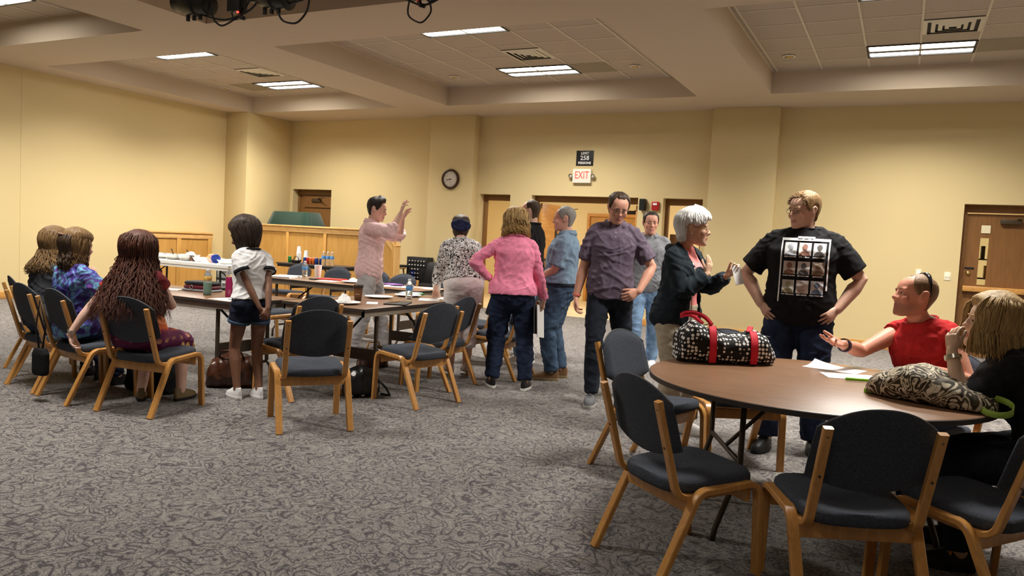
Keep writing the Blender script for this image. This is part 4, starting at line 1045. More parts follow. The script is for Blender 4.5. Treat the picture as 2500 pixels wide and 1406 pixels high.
# 1 woman in dark grey, far left
P = person('seated woman in dark grey top with wavy brown hair, farthest left', (-6.19, 3.85), 84, 1.57, 'f', SK, hip=.54, pel=(0, .0), lean=9, plean=-4, head=(20, 8, 0), seated=True,
           feet=dict(L=dict(p=(-.12, .42)), R=dict(p=(.12, .42))), arms=dict(R=dict(w=(-.0, .38, .86), d=(.1, .2, 1), n=(-1, 0, 0), pole=(.6, -.2, -1), curl=50), L=dict(w=(-.22, .36, .74), d=(.5, 1, 0), n=(0, 0, -1), pole=(-.6, -.4, -1))),
           top=dict(mat='dark_grey', sleeve=.8, loose=.02, hem=-.05), bottom=dict(mat='denim_navy'), shoes=dict(mat='black', sole='black'), eyes=False, voxel=.009)
hair_cap(P, 'full', 'hair_lightbrown', .018, 1.7); hair_locks(P, 'hair_lightbrown', 620, 55, 180, (.7, .98), .3, .17, .024, .011, .0055, spread=.05, seed=11, flick=.03)
# 2 woman in blue tie-dye
P = person('seated woman in blue and purple tie-dye top with clipped-back brown hair', (-5.62, 3.76), 92, 1.58, 'f', SK, hip=.54, lean=-5, plean=-8, head=(-8, 6, 0), seated=True, girth=1.08,
           feet=dict(L=dict(p=(-.12, .45)), R=dict(p=(.14, .45))), arms=dict(R=dict(w=(.22, .30, .70), d=(-.3, 1, .1), n=(0, 0, -1), pole=(.7, -.6, -1)), L=dict(w=(-.16, .34, .74), d=(.4, 1, 0), n=(0, 0, -1), pole=(-.7, -.4, -1))),
           top=dict(mat='tiedye', sleeve=.72, loose=.022, hem=-.07, flare=.035, sl=.02, wr=.007), bottom=dict(mat='denim_navy'), shoes=dict(mat='black', sole='black'), eyes=False)
pe, dd, rr = P.sleeve_end['R']; x, y = frame(dd)
MB().tube([pe+(x*math.cos(t)+y*math.sin(t))*rr for t in [2*PI*k/20 for k in range(22)]], .004, 6, cap=False).obj('sleeve_trim', 'pale_pink', P.o, True)
hair_cap(P, 'full', 'hair_lightbrown', .016, 1.7); hair_locks(P, 'hair_lightbrown', 640, 70, 180, (.45, .86), .28, .14, .018, .009, .005, spread=.0, seed=21); hair_locks(P, 'hair_brown', 60, 135, 180, (.80, .86), .3, .10, .024, .008, .013, seed=5, name='tied_lock')
MB().tube([P.hm @ V(q) for q in ((-.034, -.118, .80*HH), (-.015, -.133, .82*HH), (.015, -.133, .82*HH), (.034, -.118, .80*HH))], [.007, .011, .011, .007], 8).obj('hair_clip', mat('clip', (.22, .12, .08), .3), P.o, True)
# 3 woman with long auburn hair
def skirt(g, P):
    s = P.s
    for nm in 'LR':
        hj, kn, an, fr = P.leg[nm]; g.tube([hj+V((0, -.03, -.01)), hj.lerp(kn, .5), kn+V((0, .02, 0)), kn+V((0, .05, -.04))], [.115*s, .108*s, .092*s, .08*s], 16, rnd=True)
    g.tube([P.leg['L'][0].lerp(P.leg['L'][1], .1), P.leg['R'][0].lerp(P.leg['R'][1], .1)], .12*s, 16, rnd=True); g.tube([P.leg['L'][1], P.leg['R'][1]], .09*s, 16)
P = person('seated woman with long auburn hair in orange and purple dress', (-4.95, 3.79), 114, 1.58, 'f', (.66, .42, .34), hip=.54, girth=1.18, lean=4, plean=-5, side=-6, head=(-4, 3, 0), seated=True,
           feet=dict(L=dict(p=(-.10, .22), yaw=25), R=dict(p=(.17, .30), yaw=-12)), arms=dict(L=dict(shx=.03, w=(-.42, -.20, .52), d=(.25, .0, -1), n=(1, .3, 0), pole=(-1, -.3, .1), curl=32, spread=7), R=dict(w=(.04, .33, .73), d=(-.6, .8, 0), n=(0, 0, -1), pole=(1, -.5, -.8))),
           top=dict(mat='dress_print', sleeve=.35, loose=.012, hem=-.10, neck=.52, extra=skirt, name='dress', wr=.006, bust=.01), shoes=dict(mat=mat('flat_shoe', (.16, .11, .05), .5), sole='black'), eyes=False)
hair_cap(P, 'full', 'hair_auburn', .022, 1.7, rough=.005); hair_locks(P, 'hair_auburn', 1000, 62, 180, (.45, .98), .30, .38, .030, .009, .0055, fall=(0, -.20, -1), spread=.11, seed=31, cf=24, segs=11, tipk=.15); hair_locks(P, 'hair_auburn', 420, 80, 180, (.45, .98), .35, .42, .044, .012, .0045, fall=(0, -.24, -1), spread=.16, seed=37, cf=30, segs=12, tipk=.1, name='outer_locks')
band(P, 'L', 1.9, .004, 'chrome', 'bracelet', .014)
o = MB().ell((0, 0, 0), (.012, .012, .006)).xf(P.hm @ Matrix.Translation(V((.015, -.04, 1.06*HH)))).obj('hair_clip', 'pale_pink', P.o, True)
# 4 girl
P = person('girl in white ringer tee and denim shorts, hands clasped behind her', (-4.60, 4.52), 158, 1.44, 'f', SKD, girth=1.04, lean=5, head=(46, 22, 0), headk=1.06, neckfwd=.03,
           feet=dict(L=dict(p=(-.085, .02), yaw=4), R=dict(p=(.07, -.04), yaw=-2)), arms=dict(L=dict(w=(.015, -.185, .70), d=(.75, -.15, -.55), n=(.2, 1, .1), pole=(-1, -.55, 0), curl=30, spread=1), R=dict(w=(.05, -.215, .705), d=(-.45, -.1, -.85), n=(.1, 1, 0), pole=(1, -.55, 0), curl=45, spread=1)),
           top=dict(mat='white_tee', sleeve=.50, loose=.018, hem=.06, flare=.018, wr=.0055, vx=.008), bottom=dict(mat='denim_short', len=.34, waist=.068, loose=.007, ll=.018, name='shorts', vx=.008, wr=.004), shoes=dict(mat='white_tee', sole='white_plastic', lace='white_plastic'), lips=(.20, .07, .06), eyes=True, brows='hair_black')
collar_band(P, 'black_cotton', .010)
for nm in 'LR':
    pe, dd, rr = P.sleeve_end[nm]; x, y = frame(dd); MB().loft([[pe+dd*b+(x*math.cos(t)+y*math.sin(t))*(rr+a) for t in [2*PI*k/20 for k in range(20)]] for a, b in ((-.004, -.018), (.0045, -.018), (.005, .010), (-.004, .010))], cap=False).obj('sleeve_band', 'black_cotton', P.o, True)
    c, r_ = P.cuff[nm]; kn = P.leg[nm][1]; dd = (kn-c).normalized(); x, y = frame(dd); MB().loft([[c-dd*b+(x*math.cos(t)+y*math.sin(t))*(r_+a) for t in [2*PI*k/24 for k in range(24)]] for a, b in ((-.003, -.016), (.005, -.014), (.006, .012), (-.003, .013))], cap=False).obj('turn_up', 'denim_mid', P.o, True)
hair_cap(P, 'full', 'hair_black', .022, 1.4, rough=.003); hair_locks(P, 'hair_black', 800, 62, 180, (.62, .98), .30, .045, .022, .0015, .0055, fall=(0, 0, -1), spread=-.012, seed=41, cf=4, tipk=.5)
# 5 man in pink shirt
P = person('man in pale pink shirt and grey trousers raising his hands', (-5.30, 6.95), 26, 1.81, 'm', (.68, .42, .33), girth=.98, lean=2, head=(-4, 12, 0),
           feet=dict(L=dict(p=(-.12, .17)), R=dict(p=(.10, -.14))), arms=dict(R=dict(w=(.15, .345, 1.60), d=(-.1, .25, 1), n=(-.4, .9, 0), pole=(.8, -.1, -1), curl=[8, 14, 22, 30], spread=15, thumb=60), L=dict(w=(-.14, .32, 1.54), d=(.1, .5, 1), n=(.3, .9, 0), pole=(-.8, .0, -1), curl=14, spread=10, thumb=50)),
           top=dict(mat='pink_shirt', sleeve=1.28, loose=.018, sl=.022, hem=-.13, wr=.009, hang=.012), bottom=dict(mat='grey_chino', ll=.022, wr=.008, waist=.0, loose=.006), shoes=dict(mat='black', sole='black'), brows='hair_darkbrown', lips=(.55, .24, .21))
shirt_collar(P, 'pink_shirt', gap=30); hair_cap(P, 'short', 'hair_darkbrown', .013, 1.5, .004, front=.018, freq=24)
# 6 woman in floral blouse
P = person('woman in black and white floral blouse and white capris leaning on table', (-3.86, 6.56), 135, 1.62, 'f', SK, girth=1.18, lean=26, plean=20, head=(-14, 8, 0), pel=(0, -.06), hip=.90, seated=False, eyes=False,
           feet=dict(L=dict(p=(-.08, 0)), R=dict(p=(.08, .02))), arms=dict(L=dict(w=(-.20, .33, .80), d=(.1, .55, -.5), n=(0, -.4, -1), pole=(-1, -.5, .1), curl=40), R=dict(w=(.20, .36, .80), d=(-.1, .5, -.5), n=(0, -.4, -1), pole=(1, -.5, .1), curl=40)),
           top=dict(mat='floral', sleeve=1.7, loose=.024, sl=.026, hem=.05, wr=.006, name='blouse'), bottom=dict(mat='pale_pink', len=1.55, ll=.02, bell=.012, wr=.005, waist=.13, name='capris'), shoes=dict(mat=mat('sandal', (.70, .62, .58), .5), sole='khaki', k=.92))
hair_cap(P, 'full', 'hair_brown', .010)
mb = MB(); rnd = random.Random(4); mb.ell((0, -.088, .52*HH), (.088, .046, .050))
for k in range(30):
    a = 2*PI*k/30; mb.ell((.070*math.cos(a), -.100-.012*rnd.random(), .52*HH+.036*math.sin(a)), (.022, .026, .020), Matrix.Rotation(rnd.uniform(0, 3), 3, 'Y'))
mb.xf(P.hm); P.finish(mb, 'scrunchie', 'navy_cloth', .006, .006)
# 7 woman in pink top
P = person('woman in bright pink long-sleeved top and dark jeans, hand on hip', (-3.18, 6.33), 117, 1.70, 'f', SK, girth=1.17, lean=3, head=(6, 22, 0), eyes=False,
           feet=dict(L=dict(p=(-.15, .02), yaw=12), R=dict(p=(.15, -.05), yaw=-14)), arms=dict(L=dict(w=(-.215, -.015, 1.0), d=(.75, .55, -.25), n=(.4, .2, -.6), pole=(-1, -.25, .25), curl=18), R=dict(w=(.30, .06, .80), d=(.0, .15, -1), n=(-1, 0, 0), pole=(.8, -.8, 0), curl=55)),
           top=dict(mat='pink_hot', sleeve=1.93, loose=.018, sl=.012, hem=-.01, wr=.0075, hang=.008, name='long_sleeved_top'), bottom=dict(mat='denim_navy', ll=.020, wr=.008, waist=.02, loose=.006), shoes=dict(mat='black', sole='white_plastic'))
collar_band(P, 'pink_hot', .016, dz=.012, k=.98); hair_cap(P, 'full', 'hair_gold', .02, 1.6, rough=.006)
hair_locks(P, 'hair_gold', 900, 45, 180, (.55, .99), .34, .085, .026, .009, .0055, fall=(0, -.12, -1), spread=.012, seed=71, cf=26, tipk=.12, flick=.02); hair_locks(P, 'hair_blonde', 200, 45, 180, (.5, .99), .45, .06, .033, .011, .005, fall=(0, -.2, -1), spread=.01, seed=73, tipk=.1, name='highlights')
PK = P
# 8 man in black
P = person('balding man with glasses in black shirt behind the woman in pink', (-3.68, 7.72), 192, 1.88, 'm', SK, girth=1.05, head=(-4, 6, 0), feet=dict(L=dict(p=(-.11, .03), yaw=8), R=dict(p=(.11, .0))),
           arms=dict(L=dict(w=(-.24, .10, .84)), R=dict(w=(.24, .12, .84))), top=dict(mat='black_cotton', sleeve=1.9, loose=.018, hem=-.08, wr=.006), bottom=dict(mat='denim_light', ll=.02), shoes=dict(mat='white_tee', sole='white_plastic', lace='white_plastic'), brows='hair_brown')
collar_band(P, 'black_cotton', .012, dz=.012); hair_cap(P, 'bald', 'hair_brown', .009); glasses(P, mat('red_frame', (.10, .02, .02), .4))
# 9 man in blue shirt
P = person('grey-haired man in blue short-sleeved shirt seen from the side', (-3.02, 7.10), 197, 1.78, 'm', (.63, .36, .27), girth=1.12, belly=.03, lean=-2, head=(4, 3, 0), feet=dict(L=dict(p=(-.10, .05), yaw=8), R=dict(p=(.10, -.02))),
           arms=dict(L=dict(w=(-.04, .24, 1.0), d=(.8, .5, -.15), n=(0, -1, -.2), pole=(-1, -.9, -.3), curl=40), R=dict(w=(.05, .23, .97), d=(-.8, .5, 0), n=(0, -1, 0), pole=(1, -.9, -.3), curl=40)),
           top=dict(mat='blue_shirt', sleeve=.85, loose=.022, sl=.022, hem=.045, wr=.008, flare=.02), bottom=dict(mat='denim_mid', ll=.022, wr=.008, waist=.055), shoes=dict(mat=mat('brown_shoe', (.15, .075, .03), .6), sole=mat('tan_sole', (.25, .19, .10), .6), lace=mat('tan_lace', (.3, .2, .1), .7)), brows='hair_grey')
shirt_collar(P, 'blue_shirt', gap=28); hair_cap(P, 'recede', 'hair_grey', .009, .8, .002)
MB().tube([q for q in P.tring(.030*P.s, .017)]+P.tring(.030*P.s, .017)[:2], .014, 6, cap=False, flat=.35).obj('belt', 'black', P.o, True)
# 10 man in purple polo
P = person('man with glasses in purple polo shirt walking towards us', (-2.24, 6.32), 288, 1.89, 'm', SKR, girth=.98, belly=.015, lean=4, side=-2, twist=6, head=(16, 22, -3), pel=(0, -.03),
           feet=dict(R=dict(p=(.10, .12), yaw=-4), L=dict(p=(-.13, -.42), yaw=4, lift=.10, pitch=38)), arms=dict(R=dict(w=(.29, .03, .88), d=(.0, .15, -1), n=(-.8, .2, 0), pole=(.7, -.8, 0), curl=[28, 34, 38, 42], spread=4), L=dict(w=(-.25, .10, 1.0), d=(.65, .2, -.4), n=(.5, -.3, -.2), pole=(-1, -.6, 0), curl=30)),
           top=dict(mat='purple_polo', sleeve=.80, loose=.020, sl=.012, hem=-.06, wr=.009, flare=.014, hang=.008), bottom=dict(mat='denim_black', ll=.018, wr=.007), shoes=dict(mat=mat('grey_shoe', (.10, .10, .11), .7), sole=mat('sole_grey', (.40, .39, .37), .6), lace='dark_grey'), brows='hair_brown', lips=(.48, .19, .16))
shirt_collar(P, 'purple_polo', gap=30); hair_cap(P, 'recede', 'hair_brown', .010, 1.2, .003); short_tufts(P, 'hair_brown', 260, 'recede', length=.022, r=.003, lift=.1, umin=.6, seed=9); glasses(P)
c = P.spine(.40*P.s)[0]
for k in range(2): MB().ell((0, 0, 0), (.0045, .002, .0045), seg=10, rings=6).obj('button', 'white_plastic', P.o, True).location = P.spine((.47-.035*k)*P.s)[0]+P.spine(.44*P.s)[1] @ V((0, (.105+.012*k)*P.s+.014, 0))
band(P, 'R', 1.93, .003, mat('coral_band', (.85, .20, .14), .5), 'wristband', .014)
# 11 man in grey polo
P = person('short-haired man in grey polo shirt farthest back by the alarm', (-2.56, 8.45), 288, 1.82, 'm', SKR, girth=1.05, lean=2, head=(8, 4, 0), feet=dict(R=dict(p=(.1, .06)), L=dict(p=(-.11, -.12))), arms=dict(L=dict(w=(-.24, .14, .86)), R=dict(w=(.24, .12, .86))),
           top=dict(mat='grey_polo', sleeve=.8, loose=.022, sl=.02, hem=-.08, wr=.008), bottom=dict(mat='denim_light', ll=.02), shoes=dict(mat='white_tee', sole='white_plastic'), brows='hair_darkbrown', lips=(.50, .2, .17), mouth_open=.003)
shirt_collar(P, 'grey_polo', gap=32); hair_cap(P, 'short', 'hair_darkbrown', .008, 1, .002)
# 12 white-haired woman
P = person('white-haired woman with glasses in dark hoodie over pink top', (-1.46, 5.62), -14, 1.69, 'f', (.66, .42, .29), girth=1.08, belly=.012, lean=5, head=(24, 2, 0), headk=1.02, neckfwd=.035, feet=dict(L=dict(p=(-.10, .06)), R=dict(p=(.10, -.03))),
           arms=dict(R=dict(w=(.03, .24, 1.21), d=(-.30, .05, 1), n=(-.3, -1, .1), pole=(.7, -.5, -1), curl=[12, 16, 20, 24], spread=3, thumb=20), L=dict(w=(-.19, .29, 1.20), d=(-.2, .6, .6), n=(.9, .3, .2), pole=(-.6, -.3, -1), curl=42)),
           top=dict(mat='pink_tee', sleeve=.3, loose=.004, sl=.002, hem=-.04, wr=.003, neck=.525, name='pink_top', bust=.014), bottom=dict(mat='khaki', ll=.03, wr=.007), shoes=dict(mat='white_tee', sole='white_plastic'), brows='hair_grey', lips=(.42, .15, .12))
g = MB(); s = P.s; qq = list(np.linspace(-.16*s, .43*s, 16))+list(np.linspace(.45*s, .52*s, 5))
g.loft([P.tring(q, .020+.012*(1-sstep(-.1, .4, q)), front=.012*math.exp(-((q/s-.33)/.08)**2)) for q in qq])
for nm, q in (('L', -1), ('R', 1)):
    g.tube([P.spine(.452*s)[0]+P.spine(.452*s)[1] @ V((q*.05*s, -.012, .06*s)), P.arm[nm][0]], [.058*s, .072*s], 14, rnd=True)
    pts = P.arm_pts(nm, 0, 1.9, 12); g.tube(pts, [P.arm_r(1.9*i/12)+.026 for i in range(13)], 16)
hd = P.finish(g, 'hoodie', 'hoodie', .0095, .009, seed=12)
bm = bmesh.new(); bm.from_mesh(hd.data); arms_ = [P.arm_pts(n, 0, 1.95, 16) for n in 'LR']
dl = [v for v in bm.verts if v.co.y > .015 and v.co.x < .075 and v.co.x > -.085 and min((v.co-q).length for a in arms_ for q in a) > .085]
bmesh.ops.delete(bm, geom=dl, context='VERTS'); bm.to_mesh(hd.data); bm.free()
q = hd.modifiers.new('thick', 'SOLIDIFY'); q.thickness = .006; q.offset = -1
hp_ = P.spine(.475*s)
MB().tube([hp_[0]+hp_[1] @ V(a) for a in ((-.085, .085, -.055), (-.115, .03, .01), (-.10, -.05, .035), (-.05, -.10, .03), (0, -.118, .015), (.05, -.10, .03), (.10, -.05, .035), (.115, .03, .01), (.085, .085, -.055))], [.012, .02, .026, .032, .036, .032, .026, .02, .012], 12, rnd=True, flat=1.1).obj('hood', 'hoodie', P.o, True)
MB().tube([P.spine(q_*s)[0]+P.spine(q_*s)[1] @ V((.085, yy, 0)) for q_, yy in ((.44, .115), (.33, .175), (.2, .15), (.05, .165), (-.1, .16))], .004, 6).obj('zip', 'chrome', P.o, True)
hair_cap(P, 'fringe', 'hair_white', .029, 1.2, .004, front=.012)
for a_, b_, ul, ln, nn in ((0, 52, .84, .022, 220), (52, 100, .72, .022, 220), (114, 180, .30, .026, 420)): hair_locks(P, 'hair_white', nn, a_, b_, (.88, .99) if b_ < 120 else (.6, .99), ul, ln, .029, .002, .0048, fall=(.35, .1, -1) if b_ < 60 else (0, 0, -1), spread=.003, seed=121+b_, cf=6, tipk=.2)
glasses(P, mat('gold_frame', (.35, .24, .10), .35, .8))
for q in (-1, 1): MB().ell((0, 0, 0), (.005, .005, .005), seg=10, rings=6).xf(P.hm @ Matrix.Translation(V((q*.081, -.006, .34*HH)))).obj('earring', 'white_plastic', P.o, True)
PW = P
# 13 man in black tee
P = person('man with glasses in black printed T-shirt standing hands on hips', (-.62, 5.72), 272, 1.89, 'm', (.70, .44, .33), girth=1.16, belly=.02, head=(-44, 6, 0), neckup=.026, feet=dict(R=dict(p=(.15, .10), yaw=-14), L=dict(p=(-.15, -.02), yaw=12)),
           arms=dict(R=dict(w=(.250, .075, 1.02), d=(-.60, .50, -.60), n=(-.5, -.6, .0), pole=(1, -.45, .25), curl=[16, 20, 24, 28], spread=7, thumb=55), L=dict(w=(-.250, .075, 1.02), d=(.60, .50, -.60), n=(.5, -.6, .0), pole=(-1, -.45, .25), curl=[16, 20, 24, 28], spread=7, thumb=55)),
           top=dict(mat='black_cotton', sleeve=.82, loose=.026, sl=.018, hem=-.09, wr=.0055, flare=.020, hang=.012, neck=.53, name='t_shirt'), bottom=dict(mat='denim_navy', ll=.026, wr=.008), shoes=dict(mat='black', sole='black'), brows='hair_sandy', lips=(.52, .26, .22), mouth_open=.001, voxel=.0072)
collar_band(P, 'black_cotton', .009); hair_cap(P, 'short', 'hair_sandy', .012, 1.2, .005); short_tufts(P, 'hair_sandy', 520, length=.024, r=.003, lift=.14, umin=.62, comb=(.3, .8, .0), seed=13); glasses(P, mat('bronze_frame', (.14, .08, .04), .4, .6))
for nm in 'LR':
    hp = P.arm[nm+'hand']; MB().tube([hp(-.012+.012*math.cos(t), .103, .004+.0115*math.sin(t)) for t in [2*PI*k/14 for k in range(15)]], .0018, 5).obj('ring', 'brass', P.o, True)
# printed panel laid on the shirt front
sh_me = P.top.data; bvh = BVHTree.FromPolygons([v.co.copy() for v in sh_me.vertices], [tuple(p.vertices) for p in sh_me.polygons])
def lay(x, z, off):
    h = bvh.ray_cast(V((x, .9, z)), V((0, -1, 0))); return h[0]+V((0, off, 0)) if h[0] is not None else V((x, .15, z))
def patch(x0, x1, z0, z1, m_, name, off=.003, parent=None, n=14, skew=0):
    mb = MB(); vs = []
    for j in range(n+1):
        for i in range(n+1): vs.append(lay(x0+(x1-x0)*i/n, z0+(z1-z0)*j/n+skew*(x0+(x1-x0)*i/n), off))
    mb.add(vs, [(j*(n+1)+i, j*(n+1)+i+1, (j+1)*(n+1)+i+1, (j+1)*(n+1)+i) for j in range(n) for i in range(n)])
    return mb.obj(name, m_, parent or P.top, True)
# NB: the man faces us, so his right (+x) is image left
ZC, XC = 1.255, -.022
mat('print_white', (.85, .86, .88), .8); tones = [(.78, .79, .82), (.70, .64, .60), (.80, .80, .80), (.52, .46, .42), (.74, .74, .74), (.48, .42, .36), (.58, .55, .50), (.60, .55, .52), (.55, .55, .58)]; fig = [(.36, .38, .42), (.26, .12, .09), (.10, .09, .09), (.24, .11, .07), (.12, .12, .13), (.22, .16, .11), (.30, .25, .14), (.42, .33, .28), (.13, .19, .28)]
for a, b, c, d in ((-.155, .155, .222, .240), (.146, .155, -.20, .225), (-.155, -.146, -.11, .225), (-.055, .055, .238, .252)): patch(XC+a, XC+b, ZC+c, ZC+d, 'print_white', 'print_border', .006, n=24)
CAP = ['BEEP-WOOP!', 'IT\'S A TRAP', 'SHOOT FIRST', 'CAUSE TROUBLE', 'BE YOUR BOSS', 'GRRROWL', 'TALK TOO MUCH', 'SUN RIDER', 'STEAL YOUR GIRL']
def lay_text(s, x, z, size, m_, name, off=.0065):
    me = text_mesh(s, size, bold=.0006)
    for v in me.vertices: v.co = lay(x-v.co.x, z+v.co.y, off)
    link(name, me, m_, P.top)
for r_ in range(3):
    for c_ in range(3):
        k = r_*3+c_; x = XC+.092-.092*c_; z = ZC+.165-.128*r_
        ph = patch(x-.039, x+.039, z-.044, z+.044, mat('photo_%d' % k, tones[k], .8, var=(9, .25)), 'photo_print', .005)
        mf = mat('photo_figure_%d' % k, fig[k], .8, var=(30, .2))
        n_ = 22; vs = []; fs = []
        for b in range(n_+1):
            for a in range(n_+1): vs.append(lay(x-.039+.078*a/n_, z-.044+.088*b/n_, .0068))
        for b in range(n_):
            for a in range(n_):
                u, v = -.039+.078*(a+.5)/n_, -.044+.088*(b+.5)/n_
                if (u/.017)**2+((v-.014)/.021)**2 < 1 or (v < -.010 and (u/.034)**2+((v+.046)/.036)**2 < 1): q = b*(n_+1)+a; fs.append((q, q+1, q+n_+2, q+n_+1))
        MB().add(vs, fs).obj('figure_print', mf, ph, True)
        lay_text(CAP[k], x, z-.055, .0125 if len(CAP[k]) < 12 else .0102, 'print_white', 'caption')
lay_text('MOST LIKELY TO...', XC, ZC+.236, .012, 'dark_grey', 'heading', .0085)
# 14 man in red
P = person('seated man in sleeveless red shirt with sunglasses pushed up on his head', (.20, 5.10), 238, 1.75, 'm', (.64, .29, .20), hip=.525, lean=19, plean=-4, side=6, twist=-4, head=(-34, -8, 6), headk=1.05, seated=True, girth=1.02, feet=dict(L=dict(p=(-.16, .40)), R=dict(p=(.16, .42))),
           arms=dict(R=dict(w=(.20, .56, .885), d=(.10, 1, .12), n=(-.35, 0, 1), pole=(.6, -.2, -1), curl=[10, 14, 20, 28], spread=8, thumb=55), L=dict(w=(-.22, .36, .80), d=(.3, 1, 0), n=(0, 0, -1), pole=(-.7, -.3, -1))),
           top=dict(mat='red_cotton', sleeve=.15, loose=.022, sl=.018, flare=.0, hem=-.06, wr=.0055, neck=.528, vx=.0075, name='sleeveless_shirt'), bottom=dict(mat='denim_navy'), shoes=dict(mat='black', sole='black'), beard=((.22, .11, .06), .55), brows='hair_sandy', lips=(.40, .14, .11), mouth_open=.006, voxel=.0072)
collar_band(P, 'red_cotton', .008); hair_cap(P, 'recede', 'hair_buzz', .0045, .6, .001)
mb = MB()
mb.tube([P.hm @ (head_pt(u, R(a), .009)+V((0, -.012, 0))) for u, a in ((.50, 100), (.62, 98), (.75, 96), (.86, 94), (.94, 92), (.985, 90))]+[P.hm @ (head_pt(u, R(-a), .009)+V((0, -.012, 0))) for u, a in ((.985, 90), (.94, 92), (.86, 94), (.75, 96), (.62, 98), (.50, 100))], [.003, .004, .006, .010, .013, .014, .014, .013, .010, .006, .004, .003], 8, flat=.6)
mb.obj('sunglasses', mat('sunglass', (.012, .012, .014), .15), P.o, True)
band(P, 'R', 1.9, .006, mat('cord_band', (.05, .03, .05), .7), 'bracelet', .02)
# 15 blonde woman
P = person('seated blonde woman in black top with silver watch, hand at her mouth', (.68, 4.14), 182, 1.68, 'f', (.66, .45, .32), hip=.55, girth=1.25, lean=37, plean=12, head=(10, -6, 0), seated=True, eyes=True, feet=dict(L=dict(p=(-.16, .36)), R=dict(p=(.16, .36))),
           arms=dict(L=dict(w=(-.125, .455, .985), d=(.25, .05, 1), n=(.7, -.6, .2), pole=(-.4, -.25, -1), curl=[30, 38, 44, 48], spread=2, thumb=10), R=dict(w=(.22, .52, .78), d=(-.5, 1, 0), n=(0, 0, -1), pole=(.7, -.3, -.6))),
           top=dict(mat='black_sweater', sleeve=1.12, loose=.022, sl=.022, hem=-.10, wr=.006, name='black_top'), bottom=dict(mat='denim_black'), shoes=dict(mat='black', sole='black'), voxel=.0072, brows='hair_gold')
hair_cap(P, 'full', 'hair_blonde', .030, 1.1, .004); hair_locks(P, 'hair_blonde', 1200, 44, 180, (.72, .99), .36, .09, .034, .005, .0050, fall=(0, -.05, -1), spread=.006, seed=151, cf=9, tipk=.25)
hair_locks(P, 'hair_brown', 70, 110, 180, (.2, .45), .16, .05, .018, .004, .010, fall=(0, -.1, -1), seed=153, name='nape_hair')
b = band(P, 'L', 1.86, .006, 'chrome', 'watch_band', .018)
# ---------------------------------------------------------------- things on the tables
Z0 = .7405
mat('water', (.92, .96, .98), .04, trans=.9, ior=1.2); mat('bottle_label', (.10, .30, .62), .5, var=(25, .5)); mat('cap_white', (.85, .85, .86), .4)
mat('green_soda', (.01, .20, .085), .15, spec=.6); mat('magenta', (.34, .02, .10), .15, trans=.25, spec=.6); mat('clear_plastic', (.90, .93, .95), .08, trans=.85, ior=1.15)
mat('green_folder', (.02, .22, .06), .5); mat('red_folder', (.62, .03, .025), .4); mat('steel', (.62, .61, .58), .28, .85); mat('dark_steel', (.10, .085, .07), .35, .7)
mat('can_blue', (.02, .05, .28), .3, .4, var=(40, .6)); mat('can_orange', (.60, .15, .03), .3, .4, var=(40, .5)); mat('can_green', (.02, .20, .04), .3, .4, var=(40, .5)); mat('can_red', (.42, .03, .02), .3, .4, var=(40, .5)); mat('can_top', (.70, .70, .70), .3, .9)
mat('coffee_brown', (.10, .04, .018), .5); mat('lid_brown', (.03, .016, .010), .4); mat('maroon', (.11, .012, .022), .5); mat('grey_cloth', (.28, .30, .33), .85); mat('leather_brown', (.06, .02, .010), .3, spec=.6, var=(12, .4), bump=(25, .5)); mat('green_felt', (.004, .028, .016), .95, sheen=.3, bump=(200, .2)); mat('blue_print', (.04, .14, .36), .5, var=(14, .5)); mat('lime', (.25, .62, .03), .5); mat('pencil', (.75, .36, .05), .5); mat('purple_print', (.20, .08, .30), .6)

def bottle(label, x, y, z, h=.205, r=.032, liquid='water', lab='bottle_label', cap='cap_white', group=None, lz=(.47, .68), fill=None):
    t = thing('water_bottle' if liquid == 'water' else 'drink_bottle', label, 'bottle', (x, y, z), 0, group)
    pr_ = [(r*.85, 0), (r, .006), (r, h*.16), (r*.95, h*.2), (r, h*.26), (r, h*.45), (r*.97, h*.48), (r*.97, h*.66), (r, h*.69), (r*.88, h*.77), (r*.5, h*.88), (r*.38, h*.91), (r*.38, h*.93)]
    MB().lathe(pr_, seg=24).obj('body', 'clear_plastic' if fill else liquid, t, True, auto=50)
    if fill:
        k = [(a*.94, b+.002) for a, b in pr_ if b < h*fill]; MB().lathe(k, seg=24).obj('drink', liquid, t, True, auto=50)
    if lab: MB().lathe([(r*.99, h*lz[0]), (r*1.01, h*lz[0]+.001), (r*1.01, h*lz[1]), (r*.99, h*lz[1]+.001)], seg=24, cap=False).obj('label', lab, t, True)
    MB().lathe([(r*.46, h*.925), (r*.47, h*.93), (r*.47, h*.99), (r*.40, h)], seg=18).obj('cap', cap, t, True, auto=40)
    return t
def cup(label, x, y, z, h=.115, r=.043, m_='foam', group=None, lid=None, sleeve=None):
    t = thing('paper_cup' if lid else 'foam_cup', label, 'cup', (x, y, z), 0, group)
    MB().lathe([(r*.68, 0), (r*.7, .003), (r*.97, h-.006), (r*1.03, h-.004), (r*1.03, h), (r*.94, h-.002), (r*.90, h-.012), (r*.6, .008)], seg=28).obj('body', m_, t, True, auto=40)
    if lid: MB().lathe([(r*1.06, h-.008), (r*1.08, h-.002), (r*1.05, h+.006), (r*.95, h+.014), (r*.9, h+.010), (0, h+.010)], seg=28).obj('lid', lid, t, True, auto=40)
    if sleeve:
        MB().lathe([(r*.79, h*.25), (r*.93, h*.78)], seg=28, cap=False).obj('sleeve', sleeve, t, True)
    return t
def plate(label, x, y, z, r=.13, group='paper plates'):
    t = thing('paper_plate', label, 'plate', (x, y, z), 0, group)
    MB().lathe([(r*.6, .0), (r*.66, .001), (r*.78, .012), (r*.97, .016), (r, .019), (r*.97, .020), (r*.76, .015), (r*.64, .005), (0, .004)], seg=40).obj('dish', 'foam', t, True)
    return t
